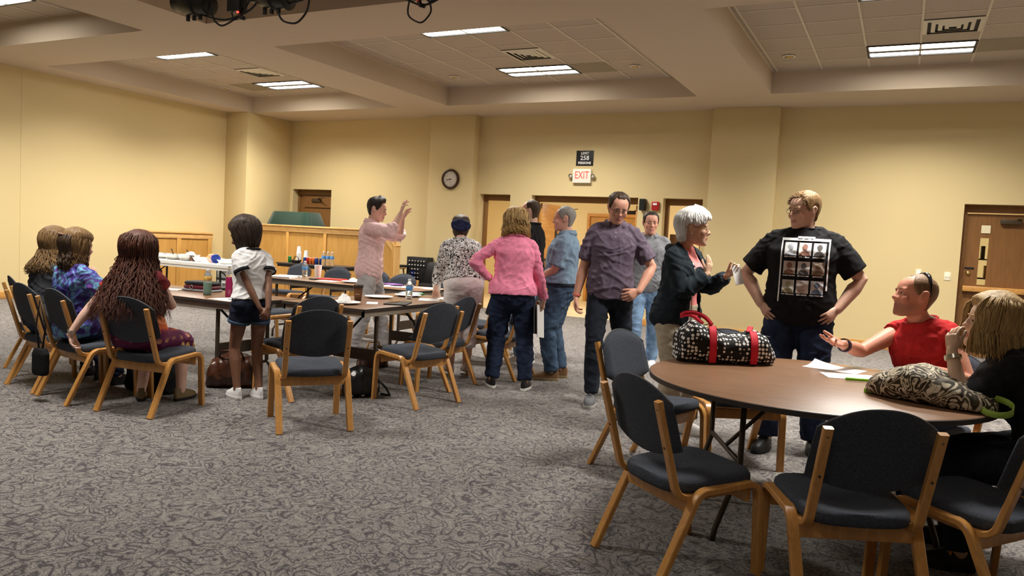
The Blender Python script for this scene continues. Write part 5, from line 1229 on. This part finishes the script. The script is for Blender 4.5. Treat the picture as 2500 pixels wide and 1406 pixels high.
def crumple(label, x, y, z, r=.05, m_='white_cloth', seed=1, cat='napkin', name='paper_napkin', h=.05):
    mb = MB(); rnd = random.Random(seed); n = 12; rows = []
    for j, (k, zz) in enumerate(((1, 0), (1.05, .25), (.85, .6), (.5, .9), (.12, 1))):
        rows.append([V((math.cos(2*PI*i/n)*r*k*rnd.uniform(.7, 1.25), math.sin(2*PI*i/n)*r*k*rnd.uniform(.7, 1.25), h*zz*rnd.uniform(.75, 1.3) if j else 0)) for i in range(n)])
    o = mb.loft(rows).obj(name, m_, None, False); o.location = (x, y, z); tag(o, label, cat); return o
def sheet(label, x, y, z, rz=0, w=.216, d=.28, th=.002, m_='paper', curl=.0, name='paper_sheet', cat='paper', group=None, n=8):
    vs = []; 
    for k in (0, th):
        for j in range(n+1):
            for i in range(n+1):
                u, v = i/n-.5, j/n-.5; vs.append((u*w, v*d, k+curl*max(0, (u+v)-.3)**2*4))
    m1 = n+1; F = []; B0 = m1*m1
    for j in range(n):
        for i in range(n): a = j*m1+i; F.append((B0+a, B0+a+1, B0+a+m1+1, B0+a+m1)); F.append((a, a+m1, a+m1+1, a+1))
    bd = [i for i in range(m1)]+[m1*j+n for j in range(1, m1)]+[m1*n+i for i in range(n-1, -1, -1)]+[m1*j for j in range(n-1, 0, -1)]
    F += [(bd[q], bd[(q+1) % len(bd)], B0+bd[(q+1) % len(bd)], B0+bd[q]) for q in range(len(bd))]
    o = MB().add(vs, F).obj(name, m_, None, bool(curl)); o.location = (x, y, z); o.rotation_euler = (0, 0, R(rz)); return tag(o, label, cat, group)
def stick(label, x, y, z, rz, L_=.15, r=.004, m_='pencil', name='pencil'):
    o = MB().tube([(-L_/2, 0, r), (L_/2*.9, 0, r), (L_/2, 0, r)], [r, r, r*.25], 8).obj(name, m_, None, True); o.location = (x, y, z); o.rotation_euler = (0, 0, R(rz)); return tag(o, label, name)
# far table
t = sheet('stack of white papers at the left end of the far table', -7.08, 7.52, Z0, 20, .3, .42, .02); 
bottle('small water bottle with blue label on the far table', -6.91, 7.70, Z0, .22, .034, group='water bottles')
cup('tall white foam cup on the far table beside the water bottle', -6.82, 7.85, Z0, .17, .05, group='foam cups')
sheet('white paper lying behind the water bottle on far table', -7.18, 7.86, Z0, 60, .22, .2)
o = MB().b2(-.06, .06, -.03, .03, 0, .014).obj('phone', 'black', None, bevel=.004); o.location = (-6.62, 7.55, Z0); tag(o, 'black phone lying on the far table', 'phone')
sheet('red folder on the far table left of the man in pink', -6.55, 7.80, Z0, 15, .34, .26, .012, 'red_folder', 0, 'folder', 'folder')
sheet('white sheet in front of the red folder', -6.40, 7.55, Z0, 8, .25, .2)
plate('white plate with crumpled napkin on the far table', -6.06, 7.62, Z0, .14); crumple('crumpled white napkin on the far table plate', -6.06, 7.63, Z0+.006, .06, seed=5)
sheet('spiral notebook with purple cover on the far table right end', -5.62, 7.84, Z0, -20, .24, .2, .012, 'purple_print', 0, 'notebook', 'notebook')
sheet('white papers spread on the right end of the far table', -5.38, 7.62, Z0, 12, .4, .26, .004); sheet('white sheet beside the floral woman on far table', -5.05, 7.80, Z0, -25, .3, .22)
crumple('crumpled tissue on the far table right end', -5.12, 7.50, Z0+.003, .045, seed=9)
stick('black pen on the far table papers', -5.4, 7.62, Z0+.006, 40, .14, .004, 'black', 'pen')
# table beside the floral woman
plate('white plate with folded napkin at the table corner near us', -4.34, 5.34, Z0, .15); crumple('folded white napkin on the near corner plate', -4.38, 5.40, Z0+.006, .06, seed=2, h=.07)
t = cup('brown paper coffee cup with dark lid on the near table', -4.45, 5.68, Z0, .135, .044, 'coffee_brown', None, 'lid_brown', mat('cup_sleeve', (.17, .075, .03), .7))
MB().tube(smooth_pts([(.036*math.sin(a)*1.0, -.036*math.cos(a)*1.0, z) for a, z in ((R(0), .06), (R(12), .072), (R(22), .058), (R(34), .072), (R(46), .058), (R(60), .066))]), .0022, 6).obj('script_mark', mat('cup_print', (.75, .62, .45), .6), t, True)
sheet('white card beside the coffee cup', -4.24, 5.62, Z0, 35, .10, .20); sheet('black flat folder near the table edge', -4.07, 5.78, Z0, 24, .20, .32, .01, 'black', 0, 'folder', 'folder')
stick('orange pencil lying across the black folder', -4.12, 5.80, Z0+.0115, 100, .19, .0045); plate('empty white plate in the middle of the near table', -4.54, 6.12, Z0, .14)
bottle('water bottle with blue label standing beside the black folder', -4.20, 6.14, Z0, .21, .033, group='water bottles')
plate('white plate behind the water bottle on the near table', -4.50, 6.56, Z0, .14); sheet('white sheet right of the water bottle', -4.15, 6.42, Z0, 30, .2, .28)
sheet('white sheet under the floral woman\'s hand', -4.12, 6.72, Z0, 10, .2, .22); sheet('green folder with white papers at the table end', -4.62, 6.80, Z0, 15, .24, .2, .014, 'green_folder', 0, 'folder', 'folder'); sheet('white papers on top of the green folder', -4.63, 6.80, Z0+.0145, 18, .21, .18, .006)
cup('white foam cup beside the floral woman\'s hand', -4.36, 6.88, Z0, .16, .05, group='foam cups')
# table of the seated women
sheet('white paper with pencil at the table edge beside the girl', -5.10, 4.76, Z0, -6, .28, .22); stick('grey pencil on the paper beside the girl', -5.08, 4.75, Z0+.002, 150, .12, .003, 'dark_grey')
t = bottle('plastic bottle half full of green drink on the women\'s table', -5.52, 4.90, Z0, .235, .036, 'green_soda', mat('orange_label', (.75, .42, .10), .5, var=(30, .6)), group=None, lz=(.56, .72), fill=.56)
t = thing('sports_bottle', 'magenta sports bottle with clear top beside the girl', 'bottle', (-5.28, 4.93, Z0)); MB().lathe([(.034, 0), (.036, .005), (.036, .15), (.033, .165), (.036, .18)], seg=26).obj('body', 'magenta', t, True); MB().lathe([(.036, .18), (.034, .21), (.02, .235), (.018, .25)], seg=26).obj('neck', 'clear_plastic', t, True); MB().lathe([(.02, .245), (.02, .265), (.012, .275)], seg=20).obj('cap', 'clear_plastic', t, True)
t = thing('handbag', 'black and maroon handbag with ring lying on the women\'s table', 'handbag', (-5.88, 5.16, Z0), R(10)); t.scale = (.72, .8, .8)
for nm, m_, z, a, b, h in (('base', 'grey_cloth', 0, .25, .14, .025), ('middle', 'maroon', .025, .23, .13, .045), ('flap', 'black', .07, .22, .125, .045)):
    rows = [[V((a*k*math.copysign(abs(math.cos(t_))**.5, math.cos(t_)), b*k*math.copysign(abs(math.sin(t_))**.5, math.sin(t_)), z+zz)) for t_ in [2*PI*i/24 for i in range(24)]] for k, zz in ((.93, 0), (1, h*.3), (1, h*.7), (.9, h))]
    MB().loft(rows).obj(nm, m_, t, True, auto=60)
MB().tube([(-.05+.022*math.cos(a), -.14, .05+.022*math.sin(a)) for a in [2*PI*i/18 for i in range(20)]], .004, 6, cap=False).obj('ring', 'steel', t, True)
sheet('white paper under the edge of the handbag', -6.10, 5.0, Z0, 20, .2, .14, .006)
sheet('white notepad in front of the woman in dark grey', -6.95, 4.86, Z0, 12, .3, .24, .014); stick('dark pen on the notepad at the left', -6.88, 4.90, Z0+.015, 10, .14, .005, 'maroon', 'pen')
t = thing('snack_box', 'blue and white box standing on the women\'s table at left', 'box', (-6.85, 5.14, Z0), R(18)); MB().b2(-.12, .12, -.05, .05, 0, .15).obj('carton', 'white_plastic', t, bevel=.003); MB().b2(-.12, -.05, -.0515, -.05, .01, .14).obj('blue_panel', 'blue_print', t); MB().b2(-.02, .10, -.0515, -.05, .02, .07).obj('grey_panel', 'grey_cloth', t)
bottle('clear water bottle behind the blue and white box', -6.62, 5.22, Z0, .20, .032, group='water bottles')
# food table
def bowl(label, x, y, r=.16, h=.09, m_='steel', group='serving bowls'):
    t = thing('serving_bowl', label, 'bowl', (x, y, .7405), 0, group)
    MB().lathe([(r*.55, 0), (r*.6, .004), (r*.85, h*.45), (r*.97, h*.9), (r*1.06, h), (r*1.05, h+.004), (r*.94, h*.93), (r*.8, h*.45), (r*.5, .012), (0, .012)], seg=36).obj('bowl', m_, t, True, auto=50)
    return t
bowl('steel bowl with dark ladle on the white table', -11.02, 9.05); bowl('larger steel bowl with salad servers on the white table', -10.66, 9.05, .18, .10); bowl('small white foam bowl on the food table', -10.40, 9.04, .10, .07, 'foam'); bowl('shallow white bowl at the right of the food table', -9.75, 9.02, .14, .06, 'foam'); bowl('steel bowl hidden behind the auburn-haired woman', -11.4, 9.1)
for x, lb in ((-11.0, 'dark serving spoon leaning in the left steel bowl'), (-10.62, 'dark serving spoon leaning in the larger steel bowl')):
    o = MB().tube([(.02, 0, .02), (-.10, .05, .10), (-.19, .09, .165)], [.02, .008, .012], 8).obj('serving_spoon', 'lid_brown', None, True); o.location = (x, 9.05, .745); tag(o, lb, 'spoon')
crumple('white napkins heaped in the larger steel bowl', -10.62, 9.06, .80, .09, seed=12, h=.08); crumple('brown leftover food wrap beside the bowls', -10.50, 9.0, .7405, .05, 'coffee_brown', 14, 'wrapper', 'food_wrapper', .07); crumple('white crumpled paper on the food table', -10.26, 9.1, .7405, .1, seed=15, h=.07); crumple('foil wrap behind the chip canister', -10.15, 9.3, .7405, .1, 'steel', 16, 'foil', 'foil_wrap', .06)
def f_chip(N, L, c): return n_ramp(N, L, n_noise(N, L, c, 12, 2, 2), [(.35, (.18, .03, .30)), (.45, (.75, .24, .03)), (.55, (.85, .45, .08)), (.62, (.05, .12, .5))])
graph('chip_print', f_chip, .4)
t = thing('snack_canister', 'orange and purple snack canister lying on its side', 'canister', (-10.02, 9.0, .7405), R(-25)); ax = Matrix.Rotation(PI/2, 3, 'Y')
MB().lathe([(.066, -.14), (.07, -.135), (.07, .10)], (0, 0, .075), 28, True, ax).obj('tube', 'chip_print', t, True, auto=40); MB().lathe([(.07, .10), (.0735, .102), (.0735, .13), (.07, .135)], (0, 0, .075), 28, True, ax).obj('blue_rim', 'can_blue', t, True, auto=40); MB().lathe([(.068, .135), (.064, .128), (0, .126)], (0, 0, .075), 28, False, ax).obj('metal_end', 'steel', t, True)
t = thing('serving_tray', 'flat white lidded tray at the back of the food table', 'tray', (-9.72, 9.3, .7405)); MB().b2(-.25, .25, -.15, .15, 0, .05).obj('tray', 'foam', t, bevel=.012); MB().b2(-.26, .26, -.16, .16, .052, .066).obj('lid', 'white_plastic', t, bevel=.006)
sheet('white paper napkin laid on the front of the food table', -10.0, 8.86, .7405, 10, .3, .16)
t = thing('storage_drawers', 'clear plastic drawer unit standing under the food table', 'drawers', (-10.45, 9.85, 0))
for k in range(3):
    d = MB().b2(-.2, .2, -.2, .2, .02+.21*k, .21+.21*k).obj('drawer', mat('drawer_plastic', (.55, .57, .60), .25, trans=.3), t, bevel=.012); MB().b2(-.06, .06, -.215, -.2, .15+.21*k, .17+.21*k).obj('handle', 'white_plastic', d)
fr = MB()
for k in range(4): fr.b2(-.215, .215, -.205, .215, .21*k, .21*k+.018)
for a in (-.208, .208): fr.b2(a-.007, a+.007, -.2, .215, 0, .65)
fr.obj('frame', 'black', t)
# drinks table
def can(label, x, y, m_, z=.7305):
    t = thing('soda_can', label, 'can', (x, y, z), 0, 'soda cans on the drinks table'); MB().lathe([(.026, 0), (.033, .008), (.033, .105), (.027, .118)], seg=20).obj('body', m_, t, True, auto=50); MB().lathe([(.027, .117), (.0275, .122), (.025, .121), (0, .119)], seg=20).obj('top', 'can_top', t, True)
can('single green soda can left of the cup stacks', -10.25, 11.0, 'can_green')
for k, (x, y, m_) in enumerate(((-9.86, 10.98, 'can_blue'), (-9.79, 10.98, 'can_red'), (-9.72, 10.98, 'can_orange'), (-9.65, 10.98, 'can_orange'), (-9.58, 10.98, 'can_blue'), (-9.82, 11.05, 'can_blue'), (-9.68, 11.05, 'can_orange'), (-9.54, 11.05, 'can_blue'))):
    can('%s %s soda can in the %s row of the drinks table' % (('leftmost', 'second', 'middle', 'fourth', 'right', 'left', 'middle', 'right')[k], {'can_blue': 'blue', 'can_red': 'red', 'can_orange': 'orange'}[m_], 'front' if k < 5 else 'back'), x, y, m_)
for k, (x, y) in enumerate(((-9.42, 10.98), (-9.33, 10.99), (-9.24, 11.0))): bottle(('left', 'middle', 'right')[k]+' water bottle of three on the drinks table', x, y, .7305, .25, .038, group='water bottles')
for x, y, n, lb in ((-10.12, 11.1, 16, 'tall stack of white foam cups on the drinks table'), (-9.98, 11.14, 10, 'shorter stack of white foam cups on the drinks table')):
    t = thing('cup_stack', lb, 'cup stack', (x, y, .7305))
    for k in range(n):
        z = (n-1-k)*.012
        MB().lathe([(.047, z), (.047, z+.006), (.044, z+.008), (.033, z+.13)] if k == 0 else [(.047, z), (.047, z+.006), (.044, z+.008), (.043, z+.014)], seg=20, cap=(k == 0)).obj('foam_cup', 'foam', t, True, auto=40)
t = thing('snack_basket', 'dark metal basket with handle on the drinks table', 'basket', (-10.02, 10.92, .7305)); MB().lathe([(.06, 0), (.075, .01), (.105, .06), (.108, .064), (.10, .06), (.07, .014), (0, .012)], seg=28).obj('bowl', 'dark_steel', t, True); MB().tube([(-.06, 0, .06), (-.035, 0, .12), (0, 0, .135), (.035, 0, .12), (.06, 0, .06)], .008, 8).obj('handle', 'dark_steel', t, True)
# beyond: draped stand, stool, equipment rack, chair
t = thing('draped_stand', 'box draped in dark green cloth rising behind the enclosure', 'draped box', (-11.27, 12.25, 0)); n = 40; rows = []
for a, b, z, wv in ((.66, .32, .02, .03), (.64, .30, 1.2, .022), (.60, .27, 1.45, .016), (.50, .21, 1.70, .004), (.485, .195, 1.712, 0)):
    rows.append([V(((a+wv*math.sin(7*t_))*math.copysign(abs(math.cos(t_))**.28, math.cos(t_)), (b+wv*math.sin(9*t_+1))*math.copysign(abs(math.sin(t_))**.28, math.sin(t_)), z)) for t_ in [2*PI*i/n for i in range(n)]])
MB().loft(rows).obj('cloth', 'green_felt', t, True, auto=60)
t = thing('bar_stool', 'light wooden stool behind the small black table', 'stool', (-9.0, 12.72, 0)); MB().lathe([(.15, .68), (.17, .69), (.17, .71), (.15, .72)], seg=28).obj('seat', 'rail_wood', t, True, auto=40)
for a in (45, 135, 225, 315):
    c_, s_ = math.cos(R(a)), math.sin(R(a)); MB().tube([(c_*.11, s_*.11, .69), (c_*.19, s_*.19, 0)], [.016, .018], 10).obj('leg', 'rail_wood', t, True)
for z in (.25, .45): MB().tube([(.17*math.cos(R(a)), .17*math.sin(R(a)), z) for a in (45, 135, 225, 315, 45)], .010, 8).obj('rung', 'rail_wood', t, True)
t = thing('audio_panel', 'tall black audio panel with rows of silver knobs by the column', 'audio equipment', (-8.48, 12.62, 0)); MB().b2(-.24, .24, 0, .22, 0, .94).obj('case', 'black', t, bevel=.006)
kn = 0
for j, z in enumerate((.86, .78, .70, .62, .54)):
    for i in range(6 if j < 2 else 4): MB().lathe([(.016, 0), (.014, .02), (0, .022)], (-.17+.068*i, 0, z), 10, True, Matrix.Rotation(PI/2, 3, 'X')).obj('knob', 'steel', t, True)
MB().b2(-.14, -.05, -.004, 0, .38, .66).obj('blue_display', 'can_blue', t)
t = thing('stacking_chair', 'black moulded chair standing by the cream column', 'chair', (-7.98, 12.25, 0)); MB().b2(-.22, .22, -.22, .2, .42, .46).obj('seat', 'black', t, bevel=.015)
MB().prism([(-.22, .2, .46), (.22, .2, .46), (.2, .26, .82), (.14, .27, .86), (-.14, .27, .86), (-.2, .26, .82)], (0, .03, .004)).obj('backrest', 'black', t, bevel=.008)
for a in (-.19, .19):
    for b in (-.19, .2): MB().tube([(a, b, .43), (a*1.1, b*1.1, 0)], .012, 8).obj('leg', 'black_metal', t, True)
# ---------------------------------------------------------------- round table
def f_dots(N, L, c):
    d = n_voro(N, L, c, 44, 'F1', .35).outputs['Distance']; return n_ramp(N, L, d, [(.38, (.84, .82, .80)), (.41, (.010, .009, .010))])
graph('polka_small', f_dots, .75)
def f_bigdots(N, L, c):
    d = n_voro(N, L, c, 11, 'F1', .3).outputs['Distance']; return n_ramp(N, L, d, [(.21, (.85, .84, .84)), (.23, (.008, .008, .009))])
graph('polka_big', f_bigdots, .35, .5)
def f_paisley(N, L, c):
    v = n_noise(N, L, c, 8, 1, 2.4); w1 = n_math(N, L, 'FRACT', n_math(N, L, 'MULTIPLY', v, 7)); d = n_voro(N, L, c, 15).outputs['Distance']; w2 = n_math(N, L, 'FRACT', n_math(N, L, 'MULTIPLY', d, 4.2))
    a = n_ramp(N, L, w1, [(.30, (.035, .026, .015)), (.36, (.60, .52, .38)), (.75, (.66, .58, .44)), (.82, (.08, .06, .035))]); b = n_ramp(N, L, w2, [(.42, (1, 1, 1)), (.50, (.22, .17, .11)), (.62, (1, 1, 1))])
    return n_mix(N, L, 1, a, b, 'MULTIPLY')
graph('paisley', f_paisley, .7)
def soft_bag(name, label, loc, rz, sects, m_, wr_=.006, seed=0, vx=.008, cat='bag', freq=14):
    """sects: (x, half width y, height, zlift) along local x"""
    rows = []
    for x, hw, h, z in sects:
        rows.append([V((x, hw*math.copysign(abs(math.cos(t))**.75, math.cos(t)), z+h/2+h/2*math.copysign(abs(math.sin(t))**.8, math.sin(t)))) for t in [2*PI*i/28 for i in range(28)]])
    me = remesh(MB().loft(rows), vx, 3)
    for v, nn in zip(me.vertices, [n.vector.copy() for n in me.vertex_normals]):
        if v.co.z > .012:
            k = 1-2.2*abs(noise.noise((v.co.x*freq+seed, v.co.y*freq, v.co.z*freq*.6))); v.co += nn*wr_*k
        else: v.co.z = max(v.co.z, 0)
    t = thing(name, label, cat, loc, rz); link('body', me, m_, t, True); return t
t = soft_bag('duffel_bag', 'black duffel bag with white dots and red straps on round table', (-.88, 4.50, .7405), R(32), [(-.285, .06, .08, 0), (-.27, .10, .17, 0), (-.20, .115, .235, 0), (-.13, .12, .20, 0), (0, .12, .155, 0), (.10, .12, .165, 0), (.17, .115, .19, 0), (.24, .10, .15, 0), (.28, .06, .07, 0)], 'polka_small', .007, 3)
mat('red_strap', (.62, .012, .035), .7)
for x, hh in ((-.11, .20), (.13, .178)):
    MB().bar(smooth_pts([(x, -.125, .01), (x, -.132, .06), (x, -.128, .12), (x+.005, -.10, hh-.015), (x+.01, -.06, hh+.012)]), .042, .004, V((1, 0, 0))).obj('strap', 'red_strap', t)
MB().bar(smooth_pts([(-.10, -.06, .215), (-.14, -.06, .26), (-.20, -.04, .285), (-.26, -.02, .275), (-.275, 0, .25), (-.24, .03, .262), (-.18, .05, .262), (-.12, .04, .21)]), .024, .004, V((0, .3, 1))).obj('handle_loop', 'red_strap', t, True)
MB().bar([(.12, -.05, .185), (.15, 0, .21), (.17, .05, .19)], .03, .004, V((1, 0, 0))).obj('handle_loop', 'red_strap', t)
MB().bar([(-.27, 0, .17), (-.1, 0, .215), (0, 0, .165), (.12, 0, .175), (.27, 0, .155)], .012, .006, V((0, 1, 0))).obj('zip', 'black', t)
t = soft_bag('shoulder_bag', 'cream and brown paisley shoulder bag slumped on round table', (.15, 3.98, .7405), R(-24), [(-.26, .05, .05, 0), (-.22, .10, .09, 0), (-.12, .13, .14, 0), (-.04, .14, .165, 0), (.06, .13, .14, 0), (.15, .11, .105, 0), (.23, .08, .075, 0), (.28, .04, .045, 0)], 'paisley', .010, 8, freq=11)
mat('lime_strap', (.33, .48, .07), .6)
MB().bar(smooth_pts([(.22, -.05, .03), (.27, -.085, .016), (.325, -.09, .012), (.36, -.05, .022), (.35, .0, .045), (.31, .03, .06), (.25, .02, .07)]), .026, .004, V((0, 0, 1))).obj('strap', 'lime_strap', t, True)
MB().tube([(.235+.014*math.cos(a), -.075, .03+.014*math.sin(a)) for a in [2*PI*i/14 for i in range(16)]], .003, 6, cap=False).obj('buckle', 'steel', t, True); MB().b2(-.27, -.22, -.055, -.02, .0, .02).obj('tag', 'lime', t, bevel=.004)
sheet('white sheet curling at one corner on the round table', -.30, 4.74, Z0, 75, .20, .30, .0015, curl=.015); sheet('second white sheet beside the paisley bag', -.20, 4.50, Z0, 110, .18, .28, .0015)
stick('green highlighter lying on the sheet by the paisley bag', -.16, 4.35, Z0+.0025, 20, .12, .008, 'lime', 'highlighter')
# ---------------------------------------------------------------- bags on the floor and on chairs
t = soft_bag('tote_bag', 'brown leather tote bag on the carpet beside the girl\'s feet', (-5.04, 4.76, 0), R(40), [(-.2, .08, .12, 0), (-.16, .12, .22, 0), (0, .13, .30, 0), (.14, .12, .26, 0), (.2, .07, .14, 0)], 'leather_brown', .012, 4)
MB().tube([(-.1, -.05, .25), (-.08, -.12, .32), (0, -.15, .33), (.08, -.12, .31), (.1, -.05, .25)], .009, 8).obj('handle', 'leather_brown', t, True)
t = soft_bag('backpack', 'small shiny black polka-dot backpack on the carpet', (-3.98, 5.16, 0), R(50), [(-.14, .07, .14, 0), (-.11, .10, .22, 0), (0, .11, .26, 0), (.1, .10, .22, 0), (.14, .06, .12, 0)], 'polka_big', .008, 6)
MB().bar([(-.04, -.0, .255), (-.03, .02, .30), (.03, .02, .30), (.04, 0, .255)], .02, .005, V((0, 1, 0))).obj('handle', 'black', t); MB().tube([(.13, -.05, .15), (.2, -.08, .08), (.24, -.06, .012), (.18, .0, .012)], .010, 8).obj('strap', 'black', t, True)
t = soft_bag('dark_bag', 'large black bag on the carpet between the two left women', (-5.33, 4.22, 0), R(10), [(-.2, .1, .16, 0), (-.16, .13, .24, 0), (0, .14, .27, 0), (.16, .13, .23, 0), (.2, .09, .14, 0)], 'black_cotton', .010, 9)
MB().tube([(-.1, 0, .25), (-.05, 0, .33), (.05, 0, .33), (.1, 0, .25)], .009, 8).obj('handle', 'black', t, True)
t = thing('pouch', 'small black pouch hanging by its strap behind the second chair', 'pouch', (-5.60, 3.46, .2)); me = remesh(MB().loft([[V((.075*k*math.copysign(abs(math.cos(a))**.6, math.cos(a)), .035*k*math.copysign(abs(math.sin(a))**.6, math.sin(a)), z)) for a in [2*PI*i/24 for i in range(24)]] for k, z in ((.8, 0), (1, .02), (1, .16), (.75, .20))]), .008, 2); link('body', me, 'black_cotton', t, True); MB().tube([(-.02, 0, .19), (-.03, -.02, .36), (-.0, -.01, .56), (.03, .015, .36), (.02, 0, .19)], .007, 6).obj('strap', 'black', t, True)
t = soft_bag('handbag', 'brown handbag on the carpet under the table behind the coffee cup', (-4.75, 6.35, 0), R(70), [(-.15, .06, .1, 0), (-.12, .09, .18, 0), (0, .1, .2, 0), (.12, .09, .17, 0), (.15, .06, .1, 0)], 'leather_brown', .012, 11)
MB().tube([(-.08, 0, .18), (-.06, 0, .26), (.06, 0, .26), (.08, 0, .18)], .008, 8).obj('handle', 'pencil', t, True)
# papers held by people (in world space)
def held(P, nm, label, w, d, m_, off=(0, .09, .03), tilt=None, name='paper_sheet', th=.004, cat='paper'):
    hp = P.arm[nm+'hand']; c = hp(*off); M_ = P.o.matrix_world if False else Matrix.Translation(P.o.location) @ P.o.rotation_euler.to_matrix().to_4x4()
    o = MB().b2(-w/2, w/2, -th/2, th/2, -d, 0).obj(name, m_, None, bevel=.0); o.matrix_world = M_ @ Matrix.Translation(c) @ Euler(tilt or (0, 0, 0)).to_matrix().to_4x4(); tag(o, label, cat); return o
held(PK, 'R', 'white papers held in the pink-topped woman\'s right hand', .21, .30, 'paper', (.0, .05, .035), (R(-6), R(8), R(70)), th=.006)
held(PK, 'R', 'black clipboard held behind the white papers', .22, .26, 'black', (-.045, .05, .07), (R(-6), R(8), R(70)), 'clipboard', .006, 'clipboard')
held(PW, 'L', 'folded white paper in the white-haired woman\'s outstretched hand', .06, .15, 'paper', (.02, .11, .035), (R(20), R(15), R(-60)), 'folded_paper', .012)
# ---------------------------------------------------------------- stage lights hanging from the middle coffer
bz = ZS-.02
t = thing('lighting_bar', 'black ceiling lighting bar with hanging cables at the top', 'lighting bar', (0, 5.05, 0)); MB().tube([(-6.9, 0, 3.62), (-2.6, 0, 3.62)], .024, 12).obj('pipe', 'black_metal', t, True)
for x in (-6.7, -4.7, -2.8): MB().tube([(x, 0, 3.62), (x, 0, ZT+.02)], .012, 8).obj('hanger', 'black_metal', t, True)
rnd = random.Random(8)
def cable(pts, r=.009):
    out = []; 
    for i in range(len(pts)-1):
        a, b = V(pts[i]), V(pts[i+1])
        for k in range(6): out.append(a.lerp(b, k/6))
    out.append(V(pts[-1])); sm_ = out[:]
    for _ in range(4): sm_ = [sm_[0]]+[(sm_[i-1]+sm_[i]*2+sm_[i+1])/4 for i in range(1, len(sm_)-1)]+[sm_[-1]]
    MB().tube(sm_, r, 6).obj('cable', 'black', t, True)
cable([(-6.0, 0, 3.45), (-5.9, 0, 3.28), (-5.55, .0, 3.19), (-5.25, 0, 3.26), (-5.1, 0, 3.4), (-5.05, 0, 3.6)]); cable([(-5.75, 0, 3.42), (-5.72, 0, 3.22), (-5.6, 0, 3.14), (-5.35, 0, 3.24), (-5.22, 0, 3.42)]); cable([(-5.15, 0, 3.36), (-4.95, 0, 3.27), (-4.6, 0, 3.30), (-4.45, 0, 3.45), (-4.4, 0, 3.6)]); cable([(-5.0, 0, 3.36), (-4.9, 0, 3.14), (-4.72, 0, 3.10), (-4.6, 0, 3.2), (-4.58, 0, 3.42)])
cable([(-5.5, 0, 3.3), (-5.45, 0, 3.18), (-5.36, 0, 3.24), (-5.42, 0, 3.32)], .006); cable([(-4.0, 0, 3.6), (-3.75, 0, 3.28), (-3.45, 0, 3.13), (-3.25, 0, 3.2), (-3.15, 0, 3.45)]); cable([(-3.55, 0, 3.3), (-3.6, 0, 3.08), (-3.45, 0, 3.0), (-3.35, 0, 3.1), (-3.45, 0, 3.28)], .007); cable([(-3.2, 0, 3.35), (-3.15, 0, 3.18), (-2.95, 0, 3.18), (-2.85, 0, 3.4), (-2.8, 0, 3.6)]); cable([(-3.5, 0, 3.3), (-3.4, 0, 3.16), (-3.3, 0, 3.2), (-3.4, 0, 3.32)], .006)
def spot(label, x, z, rot):
    t = thing('stage_light', label, 'stage light', (x, 5.05, z)); m_ = rot
    MB().lathe([(.075, -.20), (.095, -.19), (.095, -.05), (.11, -.04), (.11, .10), (.085, .13), (.085, .24), (.07, .25)], seg=24, ax=m_).obj('housing', 'black_metal', t, True, auto=40); MB().lathe([(.068, .2505), (.06, .262), (0, .268)], seg=24, ax=m_, cap=False).obj('lens', mat('spot_lens', (.05, .05, .06), .1, spec=.8), t, True)
    MB().bar([(-.02, .1, .0), (-.02, .12, .12), (0, 0, .2), (-.02, -.12, .12), (-.02, -.1, 0)], .03, .006, V((1, 0, 0))).obj('yoke', 'black_metal', t); MB().tube([(0, 0, .19), (0, 0, max(.2, 3.62-z))], .014, 8).obj('clamp', 'black_metal', t, True)
    for k in range(3): MB().b2(-.1+.08*k, -.075+.08*k, -.012, .012, -.15, -.09).obj('shutter_handle', 'black', t)
spot('black stage light at the upper left, barrel pointing left', -5.95, 3.38, Matrix.Rotation(R(-82), 3, 'Y')); spot('black stage light in the middle of the lighting bar', -5.0, 3.36, Matrix.Rotation(R(-78), 3, 'Y'))
for x, lb in ((-5.42, 'narrow black dimmer box with red light between the stage lights'), (-3.52, 'narrow black dimmer box with red light above the cable knot')):
    t = thing('dimmer_box', lb, 'dimmer', (x, 5.05, 3.26 if x < -5 else 3.2)); MB().b2(-.075, .075, -.05, .05, 0, .38).obj('case', 'black', t, bevel=.006); MB().ell((.03, -.02, -.006), (.012, .012, .010)).obj('indicator', mat('red_led', (.8, .02, .02), .4, emit=((1, .05, .03), 3)), t, True)
    MB().tube([(.03, 0, 0), (.05, 0, -.05), (.09, 0, -.06)], .018, 8).obj('plug', 'black', t, True)
